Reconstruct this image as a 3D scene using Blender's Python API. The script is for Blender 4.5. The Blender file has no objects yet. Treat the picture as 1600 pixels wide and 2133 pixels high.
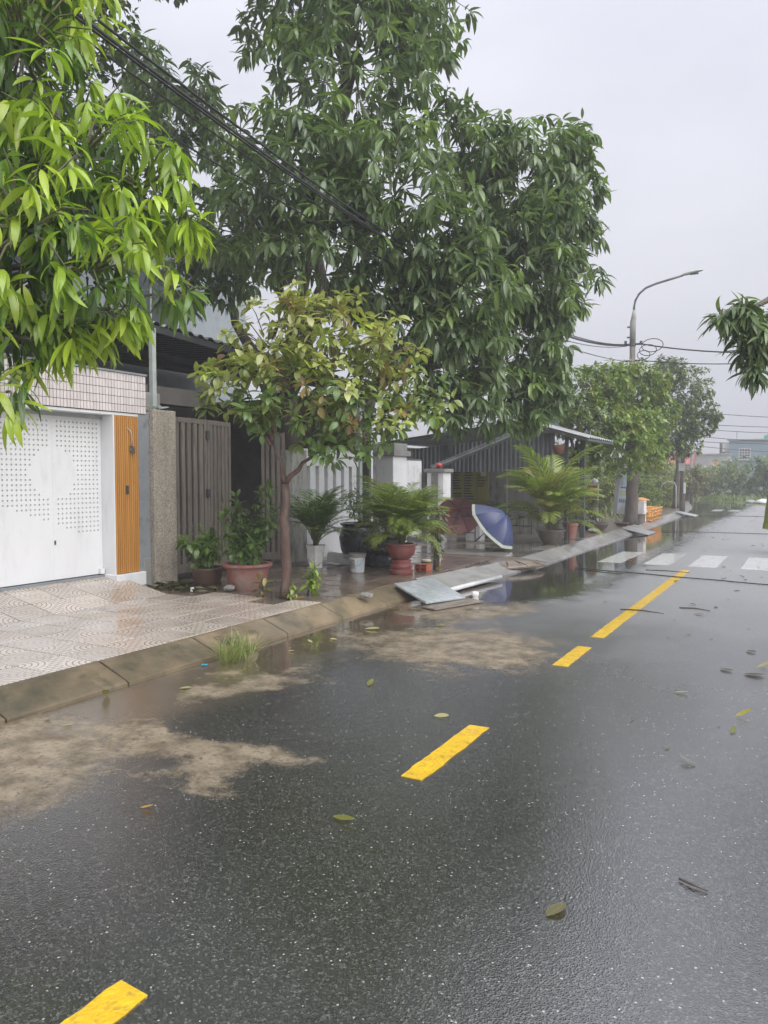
import bpy, math, random
import numpy as np
from mathutils import Vector, Matrix
R = math.radians
rng = np.random.default_rng(7)
random.seed(7)
SC = bpy.context.scene
COL = SC.collection

# ------------------------------------------------------------------ camera
cam_d = bpy.data.cameras.new('camera')
cam = bpy.data.objects.new('camera', cam_d)
COL.objects.link(cam)
CAM_PITCH, CAM_YAW, FPX = R(2.732), R(29.012), 1603.0
cam.location = (0.0, 0.0, 1.6)
cam.rotation_euler = (R(90) - CAM_PITCH, 0.0, CAM_YAW)
cam_d.sensor_fit = 'VERTICAL'
cam_d.sensor_height = 36.0
cam_d.lens = FPX / 2133.0 * 36.0
cam_d.clip_end = 600.0
cam_d.clip_start = 0.05
SC.camera = cam
SC.render.resolution_x, SC.render.resolution_y = 768, 1024

# ------------------------------------------------------------------ world: rainy overcast
SUN_EL, SUN_AZ = R(48), R(112)          # azimuth measured clockwise from +Y
world = bpy.data.worlds.new('World')
SC.world = world
world.use_nodes = True
wn, wl = world.node_tree.nodes, world.node_tree.links
wn.clear()
w_out = wn.new('ShaderNodeOutputWorld')
w_bg = wn.new('ShaderNodeBackground')
w_sky = wn.new('ShaderNodeTexSky')
w_sky.sky_type = 'NISHITA'
w_sky.sun_disc = False
w_sky.sun_elevation = SUN_EL
w_sky.sun_rotation = SUN_AZ
w_sky.dust_density = 4.0
w_hs = wn.new('ShaderNodeHueSaturation')
w_hs.inputs['Saturation'].default_value = 0.25
w_hs.inputs['Value'].default_value = 1.0
wl.new(w_sky.outputs[0], w_hs.inputs['Color'])
w_tc = wn.new('ShaderNodeTexCoord')
w_map = wn.new('ShaderNodeMapping')
w_map.inputs['Scale'].default_value = (1.0, 1.0, 2.6)
wl.new(w_tc.outputs['Generated'], w_map.inputs['Vector'])
w_nz = wn.new('ShaderNodeTexNoise')
w_nz.inputs['Scale'].default_value = 1.7
w_nz.inputs['Detail'].default_value = 5.0
w_nz.inputs['Roughness'].default_value = 0.5
wl.new(w_map.outputs[0], w_nz.inputs['Vector'])
w_cr = wn.new('ShaderNodeValToRGB')
w_cr.color_ramp.elements[0].position = 0.30
w_cr.color_ramp.elements[0].color = (7.3, 7.5, 8.7, 1)
w_cr.color_ramp.elements[1].position = 0.72
w_cr.color_ramp.elements[1].color = (9.4, 9.5, 10.5, 1)
wl.new(w_nz.outputs[0], w_cr.inputs[0])
w_mix = wn.new('ShaderNodeMixRGB')
w_mix.inputs[0].default_value = 0.86      # cloud deck over the clear sky
wl.new(w_hs.outputs[0], w_mix.inputs[1])
wl.new(w_cr.outputs[0], w_mix.inputs[2])
# an overcast vault: the deck is thinner and brighter overhead than at the horizon
w_sep = wn.new('ShaderNodeSeparateXYZ'); wl.new(w_tc.outputs['Generated'], w_sep.inputs[0])
w_el = wn.new('ShaderNodeMapRange'); wl.new(w_sep.outputs[2], w_el.inputs[0])
w_el.inputs[1].default_value = 0.0; w_el.inputs[2].default_value = 1.0; w_el.inputs[3].default_value = 1.0; w_el.inputs[4].default_value = 2.2
w_vm = wn.new('ShaderNodeVectorMath'); w_vm.operation = 'SCALE'
wl.new(w_mix.outputs[0], w_vm.inputs[0]); wl.new(w_el.outputs[0], w_vm.inputs['Scale'])
wl.new(w_vm.outputs[0], w_bg.inputs['Color'])
w_bg.inputs['Strength'].default_value = 0.0252
wl.new(w_bg.outputs[0], w_out.inputs['Surface'])

sun_d = bpy.data.lights.new('sun', 'SUN')
sun_d.energy = 1.5
sun_d.angle = R(70)
sun_d.color = (1.0, 0.975, 0.94)
sun = bpy.data.objects.new('sun', sun_d)
COL.objects.link(sun)
sd = Vector((math.sin(SUN_AZ) * math.cos(SUN_EL), math.cos(SUN_AZ) * math.cos(SUN_EL), math.sin(SUN_EL)))
sun.rotation_euler = (-sd).to_track_quat('-Z', 'Y').to_euler()
sun.location = (3, -6, 12)

SC.view_settings.view_transform = 'Standard'
SC.view_settings.look = 'None'
SC.view_settings.gamma = 1.0
SC.view_settings.exposure = 1.5
SC.cycles.use_denoising = True
SC.cycles.use_adaptive_sampling = True
SC.cycles.adaptive_threshold = 0.025
SC.cycles.max_bounces = 5
SC.cycles.diffuse_bounces = 2
SC.cycles.glossy_bounces = 2
SC.cycles.transmission_bounces = 4
SC.cycles.transparent_max_bounces = 6
SC.cycles.volume_bounces = 0
SC.cycles.sample_clamp_indirect = 6.0

# ------------------------------------------------------------------ node helpers
class NT:
    def __init__(s, m):
        s.t = m.node_tree
    def n(s, typ, **kw):
        nd = s.t.nodes.new('ShaderNode' + typ)
        for k, v in kw.items():
            setattr(nd, k, v)
        return nd
    def put(s, sock, val):
        if val is None:
            return
        if isinstance(val, bpy.types.NodeSocket):
            s.t.links.new(val, sock)
        else:
            if isinstance(val, (tuple, list)) and len(val) == 3 and sock.type == 'RGBA':
                val = (*val, 1)
            sock.default_value = val
    def math(s, op, a, b=None, c=None, clamp=False):
        nd = s.n('Math', operation=op)
        nd.use_clamp = clamp
        s.put(nd.inputs[0], a); s.put(nd.inputs[1], b)
        if c is not None: s.put(nd.inputs[2], c)
        return nd.outputs[0]
    def mix(s, f, a, b, mode='MIX'):
        nd = s.n('MixRGB', blend_type=mode)
        s.put(nd.inputs[0], f); s.put(nd.inputs[1], a); s.put(nd.inputs[2], b)
        return nd.outputs[0]
    def noise(s, vec, scale, detail=5, rough=0.55):
        nd = s.n('TexNoise')
        s.put(nd.inputs['Vector'], vec)
        nd.inputs['Scale'].default_value = scale
        nd.inputs['Detail'].default_value = detail
        nd.inputs['Roughness'].default_value = rough
        return nd.outputs[0]
    def step(s, x, lo, hi):
        nd = s.n('MapRange', interpolation_type='SMOOTHSTEP')
        s.put(nd.inputs[0], x)
        nd.inputs[1].default_value = lo; nd.inputs[2].default_value = hi
        return nd.outputs[0]
    def coord(s, kind='Object'):
        return s.n('TexCoord').outputs[kind]
    def mapping(s, vec, scale=(1, 1, 1), loc=(0, 0, 0)):
        nd = s.n('Mapping')
        s.put(nd.inputs[0], vec)
        nd.inputs['Scale'].default_value = scale
        nd.inputs['Location'].default_value = loc
        return nd.outputs[0]
    def bump(s, h, strength=0.5, dist=0.01, normal=None):
        nd = s.n('Bump')
        s.put(nd.inputs['Height'], h)
        nd.inputs['Distance'].default_value = dist
        s.put(nd.inputs['Strength'], strength)
        if normal is not None: s.put(nd.inputs['Normal'], normal)
        return nd.outputs[0]

def new_mat(name):
    m = bpy.data.materials.new(name)
    m.use_nodes = True
    t = NT(m)
    bsdf = m.node_tree.nodes['Principled BSDF']
    return m, t, bsdf

def pm(name, c1, c2=None, scale=4.0, rough=0.6, bump=0.0, bscale=60.0, coat=0.0, metal=0.0, dirt=None, dirt_amt=0.5,
       dirt_scale=3.0, rand=0.0, crough=0.08, stretch=(1, 1, 1)):
    """A procedural surface: two tones of noise, optional stains, fine relief and a film of rain."""
    m, t, b = new_mat(name)
    if c2 is None:
        c2 = tuple(x * 0.75 for x in c1)
    P = t.mapping(t.coord(), stretch)
    f = t.step(t.noise(P, scale, 6, 0.6), 0.3, 0.7)
    col = t.mix(f, c1, c2)
    if dirt:
        d = t.step(t.noise(P, dirt_scale, 8, 0.65), 0.5, 0.72)
        col = t.mix(t.math('MULTIPLY', d, dirt_amt), col, dirt)
    if rand > 0:
        oi = t.n('ObjectInfo')
        v = t.math('MULTIPLY_ADD', oi.outputs['Random'], 2 * rand, 1 - rand)
        hs = t.n('HueSaturation')
        t.put(hs.inputs['Color'], col); t.put(hs.inputs['Value'], v)
        col = hs.outputs[0]
    t.put(b.inputs['Base Color'], col)
    rr = t.math('MULTIPLY_ADD', t.noise(P, scale * 3, 3), 0.3, rough - 0.15, clamp=True)
    t.put(b.inputs['Roughness'], rr)
    b.inputs['Metallic'].default_value = metal
    b.inputs['Coat Weight'].default_value = coat
    b.inputs['Coat Roughness'].default_value = crough
    b.inputs['Coat IOR'].default_value = 1.35
    if bump > 0:
        t.put(b.inputs['Normal'], t.bump(t.noise(P, bscale, 4), bump, 0.01))
    return m

def leaf_mat(name, per_object=False, trans=0.35, rough=0.34, rib=0.35):
    """Leaf blade: its own tint, a paler midrib, light passing through the blade, rain gloss."""
    m, t, b = new_mat(name)
    if per_object:
        col = t.n('ObjectInfo').outputs['Color']
    else:
        a = t.n('Attribute'); a.attribute_name = 'tint'
        col = a.outputs['Color']
    rb = t.n('Attribute'); rb.attribute_name = 'rib'
    edge = t.math('SUBTRACT', 1.0, t.step(rb.outputs['Fac'], 0.02, 0.16))
    pale = t.mix(0.6, col, (0.55, 0.62, 0.25))
    c = t.mix(t.math('MULTIPLY', edge, rib), col, pale)
    nz = t.noise(t.coord('Object'), 9.0, 3)
    c = t.mix(t.math('MULTIPLY', nz, 0.35), c, t.mix(1.0, c, (0.55, 0.6, 0.5), 'MULTIPLY'))
    t.put(b.inputs['Base Color'], c)
    b.inputs['Roughness'].default_value = rough
    b.inputs['Specular IOR Level'].default_value = 0.8
    tr = t.n('BsdfTranslucent')
    t.put(tr.inputs['Color'], t.mix(1.0, c, (1.15, 1.25, 0.6), 'MULTIPLY'))
    ms = t.n('MixShader')
    ms.inputs[0].default_value = trans
    t.t.links.new(b.outputs[0], ms.inputs[1]); t.t.links.new(tr.outputs[0], ms.inputs[2])
    t.t.links.new(ms.outputs[0], m.node_tree.nodes['Material Output'].inputs['Surface'])
    return m

# ------------------------------------------------------------------ object helpers
ORG = {}
def tag(o, label=None, cat=None, group=None, kind=None):
    if label: o['label'] = label
    if cat: o['category'] = cat
    if group: o['group'] = group
    if kind: o['kind'] = kind
    return o

def thing(name, loc, label, cat, group=None):
    o = bpy.data.objects.new(name, None)
    o.empty_display_size = 0.1
    COL.objects.link(o)
    o.location = loc
    ORG[o.name] = Vector(loc)
    return tag(o, label, cat, group)

def link(name, me, parent=None, org=None):
    o = bpy.data.objects.new(name, me)
    COL.objects.link(o)
    if parent is not None:
        o.parent = parent
        ORG[o.name] = ORG[parent.name]
    else:
        o.location = org or (0, 0, 0)
        ORG[o.name] = Vector(org or (0, 0, 0))
    return o

def copy_tree(o, parent=None):
    c = o.copy(); COL.objects.link(c); c.parent = parent
    for ch in o.children:
        copy_tree(ch, c)
    return c

class MB:
    """Collects faces in world coordinates and links them as ONE mesh object."""
    def __init__(s):
        s.v, s.f = [], []
    def add(s, vs, fs):
        n = len(s.v)
        s.v.extend([tuple(map(float, p)) for p in vs])
        s.f.extend([tuple(i + n for i in q) for q in fs])
        return s
    def box(s, x0, x1, y0, y1, z0, z1):
        vs = [(x, y, z) for z in (z0, z1) for y in (y0, y1) for x in (x0, x1)]
        return s.add(vs, [(0, 2, 3, 1), (4, 5, 7, 6), (0, 1, 5, 4), (2, 6, 7, 3), (0, 4, 6, 2), (1, 3, 7, 5)])
    def obox(s, c, size, rz=0.0, M=None):
        M = M or Matrix.Rotation(rz, 3, 'Z')
        hx, hy, hz = size[0] / 2, size[1] / 2, size[2] / 2
        vs = [Vector(c) + M @ Vector((x, y, z)) for z in (-hz, hz) for y in (-hy, hy) for x in (-hx, hx)]
        return s.add(vs, [(0, 2, 3, 1), (4, 5, 7, 6), (0, 1, 5, 4), (2, 6, 7, 3), (0, 4, 6, 2), (1, 3, 7, 5)])
    def lathe(s, prof, c=(0, 0, 0), n=20, cap=True, sq=None, wob=0.0):
        vs, fs = [], []
        for r, z in prof:
            for k in range(n):
                a = 2 * math.pi * k / n
                rr = r * (1 + wob * math.sin(3 * a + z * 9))
                vs.append((c[0] + rr * math.cos(a), c[1] + rr * math.sin(a), c[2] + z))
        m = len(prof)
        for i in range(m - 1):
            for k in range(n):
                k2 = (k + 1) % n
                fs.append((i * n + k, i * n + k2, (i + 1) * n + k2, (i + 1) * n + k))
        if cap:
            fs.append(tuple(range(n))[::-1]); fs.append(tuple((m - 1) * n + k for k in range(n)))
        return s.add(vs, fs)
    def tube(s, pts, rad, n=8, cap=True):
        pts = [Vector(p) for p in pts]
        m = len(pts)
        if not hasattr(rad, '__len__'): rad = [rad] * m
        vs, fs = [], []
        ref = Vector((0.31, 0.17, 0.93)).normalized()
        for i in range(m):
            d = (pts[min(i + 1, m - 1)] - pts[max(i - 1, 0)])
            d = d.normalized() if d.length > 1e-9 else Vector((0, 0, 1))
            u = d.cross(ref)
            if u.length < 0.05: u = d.cross(Vector((1, 0, 0)))
            u.normalize(); w = d.cross(u)
            for k in range(n):
                a = 2 * math.pi * k / n
                vs.append(pts[i] + (u * math.cos(a) + w * math.sin(a)) * rad[i])
        for i in range(m - 1):
            for k in range(n):
                k2 = (k + 1) % n
                fs.append((i * n + k, i * n + k2, (i + 1) * n + k2, (i + 1) * n + k))
        if cap:
            fs.append(tuple(range(n))[::-1]); fs.append(tuple((m - 1) * n + k for k in range(n)))
        return s.add(vs, fs)
    def prism(s, poly, axis, a0, a1):
        """poly in the two other axes, extruded along axis."""
        def mk(p, a):
            return {'x': (a, p[0], p[1]), 'y': (p[0], a, p[1]), 'z': (p[0], p[1], a)}[axis]
        n = len(poly)
        vs = [mk(p, a0) for p in poly] + [mk(p, a1) for p in poly]
        fs = [tuple(range(n))[::-1], tuple(range(n, 2 * n))]
        fs += [(k, (k + 1) % n, n + (k + 1) % n, n + k) for k in range(n)]
        return s.add(vs, fs)
    def build(s, name, mat, parent=None, smooth=False, bevel=0.0, org=None):
        o0 = ORG[parent.name] if parent is not None else Vector(org or (0, 0, 0))
        me = bpy.data.meshes.new(name)
        me.from_pydata([(p[0] - o0.x, p[1] - o0.y, p[2] - o0.z) for p in s.v], [], s.f)
        me.materials.append(mat)
        import bmesh
        bm = bmesh.new(); bm.from_mesh(me)
        bmesh.ops.recalc_face_normals(bm, faces=bm.faces)
        bm.to_mesh(me); bm.free()
        if smooth:
            me.polygons.foreach_set('use_smooth', [True] * len(me.polygons))
            if smooth != 'all':
                try:
                    me.set_sharp_from_angle(angle=R(38))
                except Exception:
                    pass
        o = link(name, me, parent, org)
        if bevel > 0:
            b = o.modifiers.new('edge', 'BEVEL'); b.width = bevel; b.segments = 2; b.limit_method = 'ANGLE'
        return o

def np_mesh(name, V, F, mat, parent=None, tint=None, rib=None, smooth=True, org=None):
    """Mesh from numpy arrays (quads or triangles), with per-vertex tint and rib attributes."""
    o0 = ORG[parent.name] if parent is not None else Vector(org or (0, 0, 0))
    V = np.asarray(V, dtype=np.float32) - np.array(o0, dtype=np.float32)
    F = np.asarray(F, dtype=np.int32)
    me = bpy.data.meshes.new(name)
    k = F.shape[1]
    me.vertices.add(len(V)); me.vertices.foreach_set('co', V.ravel())
    me.loops.add(F.size); me.loops.foreach_set('vertex_index', F.ravel())
    me.polygons.add(len(F)); me.polygons.foreach_set('loop_start', np.arange(0, F.size, k, dtype=np.int32))
    me.polygons.foreach_set('use_smooth', np.full(len(F), smooth))
    me.update(calc_edges=True)
    if tint is not None:
        a = me.color_attributes.new('tint', 'FLOAT_COLOR', 'POINT')
        a.data.foreach_set('color', np.concatenate([tint, np.ones((len(tint), 1))], 1).astype(np.float32).ravel())
    if rib is not None:
        a = me.attributes.new('rib', 'FLOAT', 'POINT')
        a.data.foreach_set('value', np.asarray(rib, dtype=np.float32))
    me.materials.append(mat)
    return link(name, me, parent, org)

# ------------------------------------------------------------------ foliage helpers
def blade(n, width, droop, fold, tip=1.0, belly=0.45):
    """One leaf of unit length along +x: rows of left edge, midrib, right edge."""
    t = np.linspace(0, 1, n + 1)
    w = width * np.clip(np.sin(np.pi * np.clip(t, 0, 1) ** (math.log(0.5) / math.log(belly))), 0, 1) ** tip
    w[0] = width * 0.08; w[-1] = 0.003
    ang = droop * t
    x = np.concatenate([[0], np.cumsum(np.cos((ang[1:] + ang[:-1]) / 2) / n)])
    z = -np.concatenate([[0], np.cumsum(np.sin((ang[1:] + ang[:-1]) / 2) / n)])
    V, rib = [], []
    for i in range(n + 1):
        V += [(x[i], -w[i], z[i] + fold * w[i]), (x[i], 0, z[i]), (x[i], w[i], z[i] + fold * w[i])]
        rib += [1, 0, 1]
    F = []
    for i in range(n):
        a = 3 * i
        F += [(a, a + 1, a + 4, a + 3), (a + 1, a + 2, a + 5, a + 4)]
    return np.array(V), np.array(F), np.array(rib, float)

def unit(a):
    return a / np.maximum(np.linalg.norm(a, axis=-1, keepdims=True), 1e-9)

def frames(D, U):
    X = unit(D)
    Y = np.cross(U, X)
    bad = np.linalg.norm(Y, axis=1) < 0.05
    Y[bad] = np.cross(np.array([1.0, 0.2, 0.1]), X[bad])
    Y = unit(Y)
    Z = np.cross(X, Y)
    return X, Y, Z

FW = np.array([-math.sin(CAM_YAW), math.cos(CAM_YAW), 0.0]); RT = np.array([math.cos(CAM_YAW), math.sin(CAM_YAW), 0.0])
def view_depth(P):
    """Distance ahead of the photographer and whether a point lies in view (to pick which leaves become parts)."""
    q = P - np.array([0, 0, 1.6])
    F3 = FW * math.cos(CAM_PITCH) - np.array([0, 0, 1.0]) * math.sin(CAM_PITCH)
    U3 = np.array([0, 0, 1.0]) * math.cos(CAM_PITCH) + FW * math.sin(CAM_PITCH)
    d = q @ F3
    u = (q @ RT) / np.maximum(d, 0.1) * FPX; v = (q @ U3) / np.maximum(d, 0.1) * FPX
    return d, (np.abs(u) < 800) & (np.abs(v) < 1066) & (d > 0.3)

def foliage(parent, P, D, U, L, tint, templs, mat, mat_obj, n_single=0, crown='crown', leaf='leaf'):
    """Leaves as geometry: the n_single that show largest as parts of their own, the rest joined."""
    N = len(P)
    d, ok = view_depth(P)
    score = np.where(ok, L / np.maximum(d, 0.3), 0)
    order = np.argsort(-score)
    single = order[:n_single]
    mask = np.ones(N, bool); mask[single] = False
    X, Y, Z = frames(D, U)
    which = rng.integers(0, len(templs), N)
    Vs, Fs, Ts, Rs, off = [], [], [], [], 0
    for k, (TV, TF, TR) in enumerate(templs):
        idx = np.where(mask & (which == k))[0]
        if len(idx) == 0: continue
        V = (P[idx, None, :] + L[idx, None, None] * (TV[None, :, 0:1] * X[idx, None, :] + TV[None, :, 1:2] * Y[idx, None, :] + TV[None, :, 2:3] * Z[idx, None, :]))
        F = TF[None] + (np.arange(len(idx)) * len(TV))[:, None, None] + off
        Vs.append(V.reshape(-1, 3)); Fs.append(F.reshape(-1, 4)); off += len(idx) * len(TV)
        Ts.append(np.repeat(tint[idx], len(TV), 0)); Rs.append(np.tile(TR, len(idx)))
    if Vs:
        o = np_mesh(crown, np.concatenate(Vs), np.concatenate(Fs), mat, parent, np.concatenate(Ts), np.concatenate(Rs))
        o['kind'] = 'stuff'
    else:
        o = parent
    if n_single:
        mes = []
        for TV, TF, TR in templs:
            me = bpy.data.meshes.new(leaf)
            me.from_pydata(TV.tolist(), [], TF.tolist())
            me.polygons.foreach_set('use_smooth', [True] * len(TF))
            a = me.attributes.new('rib', 'FLOAT', 'POINT'); a.data.foreach_set('value', TR.astype(np.float32))
            me.materials.append(mat_obj)
            mes.append(me)
        og = np.array(ORG[o.name])
        for i in single:
            lo = bpy.data.objects.new(leaf, mes[which[i]])
            COL.objects.link(lo)
            lo.parent = o
            M = np.eye(4)
            M[:3, 0] = X[i] * L[i]; M[:3, 1] = Y[i] * L[i]; M[:3, 2] = Z[i] * L[i]; M[:3, 3] = P[i] - og
            lo.matrix_local = Matrix(M.tolist())
            lo.color = (*[float(c) for c in tint[i]], 1.0)
    return o

def in_lobes(lobes, n, shell=0.45, flat=1.0):
    """n points spread through the outer part of a union of uneven balls, with outward directions."""
    L = np.array(lobes)
    w = L[:, 3] ** 2.2; w = w / w.sum()
    k = rng.choice(len(L), n, p=w)
    d = unit(rng.normal(size=(n, 3)))
    r = (shell ** 3 + (1 - shell ** 3) * rng.random(n)) ** (1 / 3)
    bump = 1 + 0.16 * np.sin(d[:, 0] * 5 + k) * np.sin(d[:, 1] * 6 + 2 * k) + 0.1 * np.sin(d[:, 2] * 9 + k)
    P = L[k, :3] + d * (L[k, 3] * r * bump)[:, None] * np.array([1, 1, flat])
    return P, d, r, k

def rosettes(C, A, n_leaf, length, hang=0.5, spread=1.0, lvar=0.25):
    """Whorls of leaves around each twig end C with axis A."""
    N = len(C)
    A = unit(A)
    X, Y, Z = frames(A, np.tile([0.1, 0.2, 1.0], (N, 1)))
    ph0 = rng.random(N) * 6.28
    P, D, U, L, I = [], [], [], [], []
    for j in range(n_leaf):
        a = ph0 + j * 2.4 + rng.normal(size=N) * 0.25
        rad = np.cos(a)[:, None] * Y + np.sin(a)[:, None] * Z
        up = 0.55 - 0.75 * (j / max(n_leaf - 1, 1))
        dr = unit(A * (up + 0.15) + rad * spread + np.array([0, 0, -1.0]) * (hang * (0.35 + rng.random(N)))[:, None] + rng.normal(size=(N, 3)) * 0.12)
        P.append(C - A * (0.05 + 0.11 * j / n_leaf * rng.random(N))[:, None] * (length / 0.22) + dr * 0.02)
        D.append(dr)
        U.append(np.array([0, 0, 1.0]) + rad * 0.25 + rng.normal(size=(N, 3)) * 0.3)
        L.append(length * (1 - lvar + 2 * lvar * rng.random(N)))
        I.append(np.arange(N))
    return np.concatenate(P), np.concatenate(D), np.concatenate(U), np.concatenate(L), np.concatenate(I)

def wiggle(a, b, n=6, amp=0.08, sag=0.0):
    a, b = Vector(a), Vector(b)
    out = []
    for i in range(n + 1):
        t = i / n
        p = a.lerp(b, t)
        k = math.sin(math.pi * t)
        ln = (b - a).length
        p += Vector((random.uniform(-1, 1), random.uniform(-1, 1), random.uniform(-0.6, 0.6))) * amp * ln * k * 0.5
        p.z += sag * k * ln
        out.append(p)
    return out

def tree_wood(t, mat, base, fork, tips, r0, r1, limb_r, flare=1.35, kink=0.05):
    """Tapered trunk and one limb per tip, every limb a part."""
    pts = wiggle(base, fork, 7, kink)
    rad = [r0 * flare if i == 0 else r0 + (r1 - r0) * i / 7 for i in range(8)]
    MB().tube(pts, rad, 12).build('trunk', mat, t, smooth='all')
    for tip in tips:
        st = tip[0] if len(tip) == 2 else fork
        en = tip[1] if len(tip) == 2 else tip
        p = wiggle(st, en, 6, 0.13, 0.06)
        rr = [limb_r * (1 - 0.75 * i / 6) for i in range(7)]
        MB().tube(p, rr, 8).build('limb', mat, t, smooth='all')

def twigs(t, mat, starts, C, A, r=0.006, bend=0.25, every=1):
    m = MB()
    for i in range(0, len(C), every):
        s = Vector(starts[i]); c = Vector(C[i])
        mid = s.lerp(c, 0.55) - Vector(A[i]) * bend * 0.1 + Vector((0, 0, 0.06))
        m.tube([s, mid, c], [r * 1.8, r * 1.3, r * 0.7], 4, cap=False)
    o = m.build('twigs', mat, t, smooth='all')
    o['kind'] = 'stuff'
    return o

# ------------------------------------------------------------------ materials
def road_material():
    m, t, b = new_mat('wet_asphalt')
    P = t.coord()
    sep = t.n('SeparateXYZ'); t.put(sep.inputs[0], P)
    px, py = sep.outputs[0], sep.outputs[1]
    # crushed stone in bitumen
    vo = t.n('TexVoronoi'); t.put(vo.inputs['Vector'], P); vo.inputs['Scale'].default_value = 135
    vs = t.n('SeparateXYZ'); t.put(vs.inputs[0], vo.outputs['Color'])
    stone = t.n('ValToRGB'); t.put(stone.inputs[0], vs.outputs[0])
    vo3 = t.n('TexVoronoi'); t.put(vo3.inputs['Vector'], P); vo3.inputs['Scale'].default_value = 125
    v3 = t.n('SeparateXYZ'); t.put(v3.inputs[0], vo3.outputs['Color'])
    chip = t.math('MULTIPLY', t.math('GREATER_THAN', v3.outputs[1], 0.980), t.math('LESS_THAN', vo3.outputs['Distance'], t.math('MULTIPLY', v3.outputs[2], 0.6)))
    e = stone.color_ramp.elements
    e[0].position = 0.0; e[0].color = (0.008, 0.008, 0.008, 1)
    e[1].position = 0.55; e[1].color = (0.012, 0.0118, 0.0113, 1)
    n3 = e.new(0.86); n3.color = (0.055, 0.054, 0.050, 1)
    n4 = e.new(0.97); n4.color = (0.12, 0.118, 0.11, 1)
    tone = t.step(t.noise(P, 0.7, 6), 0.3, 0.7)
    asphalt = t.mix(t.math('MULTIPLY', tone, 0.5), stone.outputs[0], t.mix(1, stone.outputs[0], (0.55, 0.55, 0.56), 'MULTIPLY'))
    asphalt = t.mix(chip, asphalt, (0.42, 0.41, 0.38))
    # dried silt washed over the carriageway: irregular tongues
    Pw0 = None
    def blob(cx, cy, rx, ry):
        v = t.n('VectorMath', operation='SUBTRACT'); t.put(v.inputs[0], PW); v.inputs[1].default_value = (cx, cy, 0)
        w = t.n('VectorMath', operation='MULTIPLY'); t.put(w.inputs[0], v.outputs[0]); w.inputs[1].default_value = (1 / rx, 1 / ry, 0)
        l = t.n('VectorMath', operation='LENGTH'); t.put(l.inputs[0], w.outputs[0])
        return t.math('SUBTRACT', 1.0, l.outputs['Value'])
    def union(bs):
        o = bs[0]
        for x in bs[1:]: o = t.math('MAXIMUM', o, x)
        return o
    wob = t.math('MULTIPLY_ADD', t.noise(P, 2.6, 9, 0.68), 2.2, -1.1)
    wob2 = t.math('MULTIPLY_ADD', t.noise(P, 12.0, 9, 0.72), 1.8, -0.9)
    Pw = t.n('VectorMath', operation='MULTIPLY_ADD')
    nzc = t.n('TexNoise'); t.put(nzc.inputs['Vector'], P); nzc.inputs['Scale'].default_value = 1.5; nzc.inputs['Detail'].default_value = 4
    t.put(Pw.inputs[0], nzc.outputs['Color']); Pw.inputs[1].default_value = (1.5, 1.5, 0)
    vo2 = t.n('VectorMath', operation='ADD'); t.put(vo2.inputs[0], P); vo2.inputs[1].default_value = (-.75, -.75, 0)
    t.put(Pw.inputs[2], vo2.outputs[0])
    PW = Pw.outputs[0]
    field = union([blob(-4.0, 2.6, 1.0, 0.95), blob(-4.3, 1.4, 1.1, 1.3), blob(-2.85, 3.3, 0.6, 0.38), blob(-3.5, 3.3, 0.6, 0.4),
                   blob(-2.95, 6.6, 1.35, 1.1), blob(-2.5, 6.2, 0.6, 0.4), blob(-3.6, 8.4, 0.9, 1.2), blob(-3.7, 4.6, 0.4, 0.8)])
    fm = t.math('ADD', t.math('MULTIPLY_ADD', wob, 0.55, field), t.math('MULTIPLY', wob2, 0.5))
    mud = t.step(fm, 0.05, 0.55)
    # gutter silt along the kerb
    gut = t.math('MULTIPLY_ADD', wob, 0.35, t.math('SUBTRACT', -3.35, px))
    gutm = t.math('MULTIPLY', t.step(gut, 0.0, 0.7), t.math('SUBTRACT', 1.0, t.step(py, 9.0, 12.0)))
    mudc = t.mix(t.step(t.noise(P, 5.0, 8, 0.7), 0.35, 0.68), (0.32, 0.265, 0.19), (0.12, 0.095, 0.062))
    mudc = t.mix(t.step(t.noise(P, 26, 6, 0.7), 0.52, 0.66), mudc, (0.10, 0.085, 0.065))
    col = t.mix(t.math('MULTIPLY', gutm, 0.85), asphalt, t.mix(t.noise(P, 3, 6), (0.07, 0.05, 0.032), (0.17, 0.13, 0.085)))
    col = t.mix(t.math('MULTIPLY', mud, 0.82), col, mudc)
    t.put(b.inputs['Base Color'], col)
    # standing water: gutter pool, the sheet beyond ten metres, shallow hollows
    pool = t.math('SUBTRACT', t.math('ADD', t.math('MULTIPLY_ADD', wob, 0.6, -3.25), t.math('MULTIPLY', t.step(py, 7.5, 11.0), 0.95)), px)
    pool = t.math('MULTIPLY', t.step(pool, -0.2, 0.8), t.step(py, 3.6, 5.2))
    sheet = t.math('MULTIPLY_ADD', t.noise(P, 0.55, 5, 0.6), 5.0, py)
    sheet = t.math('MULTIPLY', t.step(sheet, 7.0, 14.0), 0.85)
    hollow = t.step(t.noise(P, 1.3, 5, 0.6), 0.62, 0.75)
    water = t.math('MAXIMUM', t.math('MAXIMUM', pool, sheet), t.math('MULTIPLY', hollow, 0.25))
    dry = t.math('SUBTRACT', 1.0, t.math('MULTIPLY', water, 0.97))
    h = t.math('ADD', t.math('MULTIPLY', vo.outputs['Distance'], 1.0), t.math('ADD', t.math('MULTIPLY', t.noise(P, 60, 3), 0.5), t.math('MULTIPLY', vs.outputs[1], 0.35)))
    h = t.math('MULTIPLY', h, t.math('SUBTRACT', 1.0, t.math('MULTIPLY', mud, 0.6)))
    ripple = t.bump(t.noise(t.mapping(P, (1.0, 2.2, 1)), 5.0, 3), 0.05, 0.02)
    nrm = t.bump(h, t.math('MULTIPLY', dry, 0.45), 0.006, ripple)
    film = t.bump(h, t.math('MULTIPLY', dry, 0.14), 0.006, ripple)
    t.put(b.inputs['Normal'], nrm)
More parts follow.
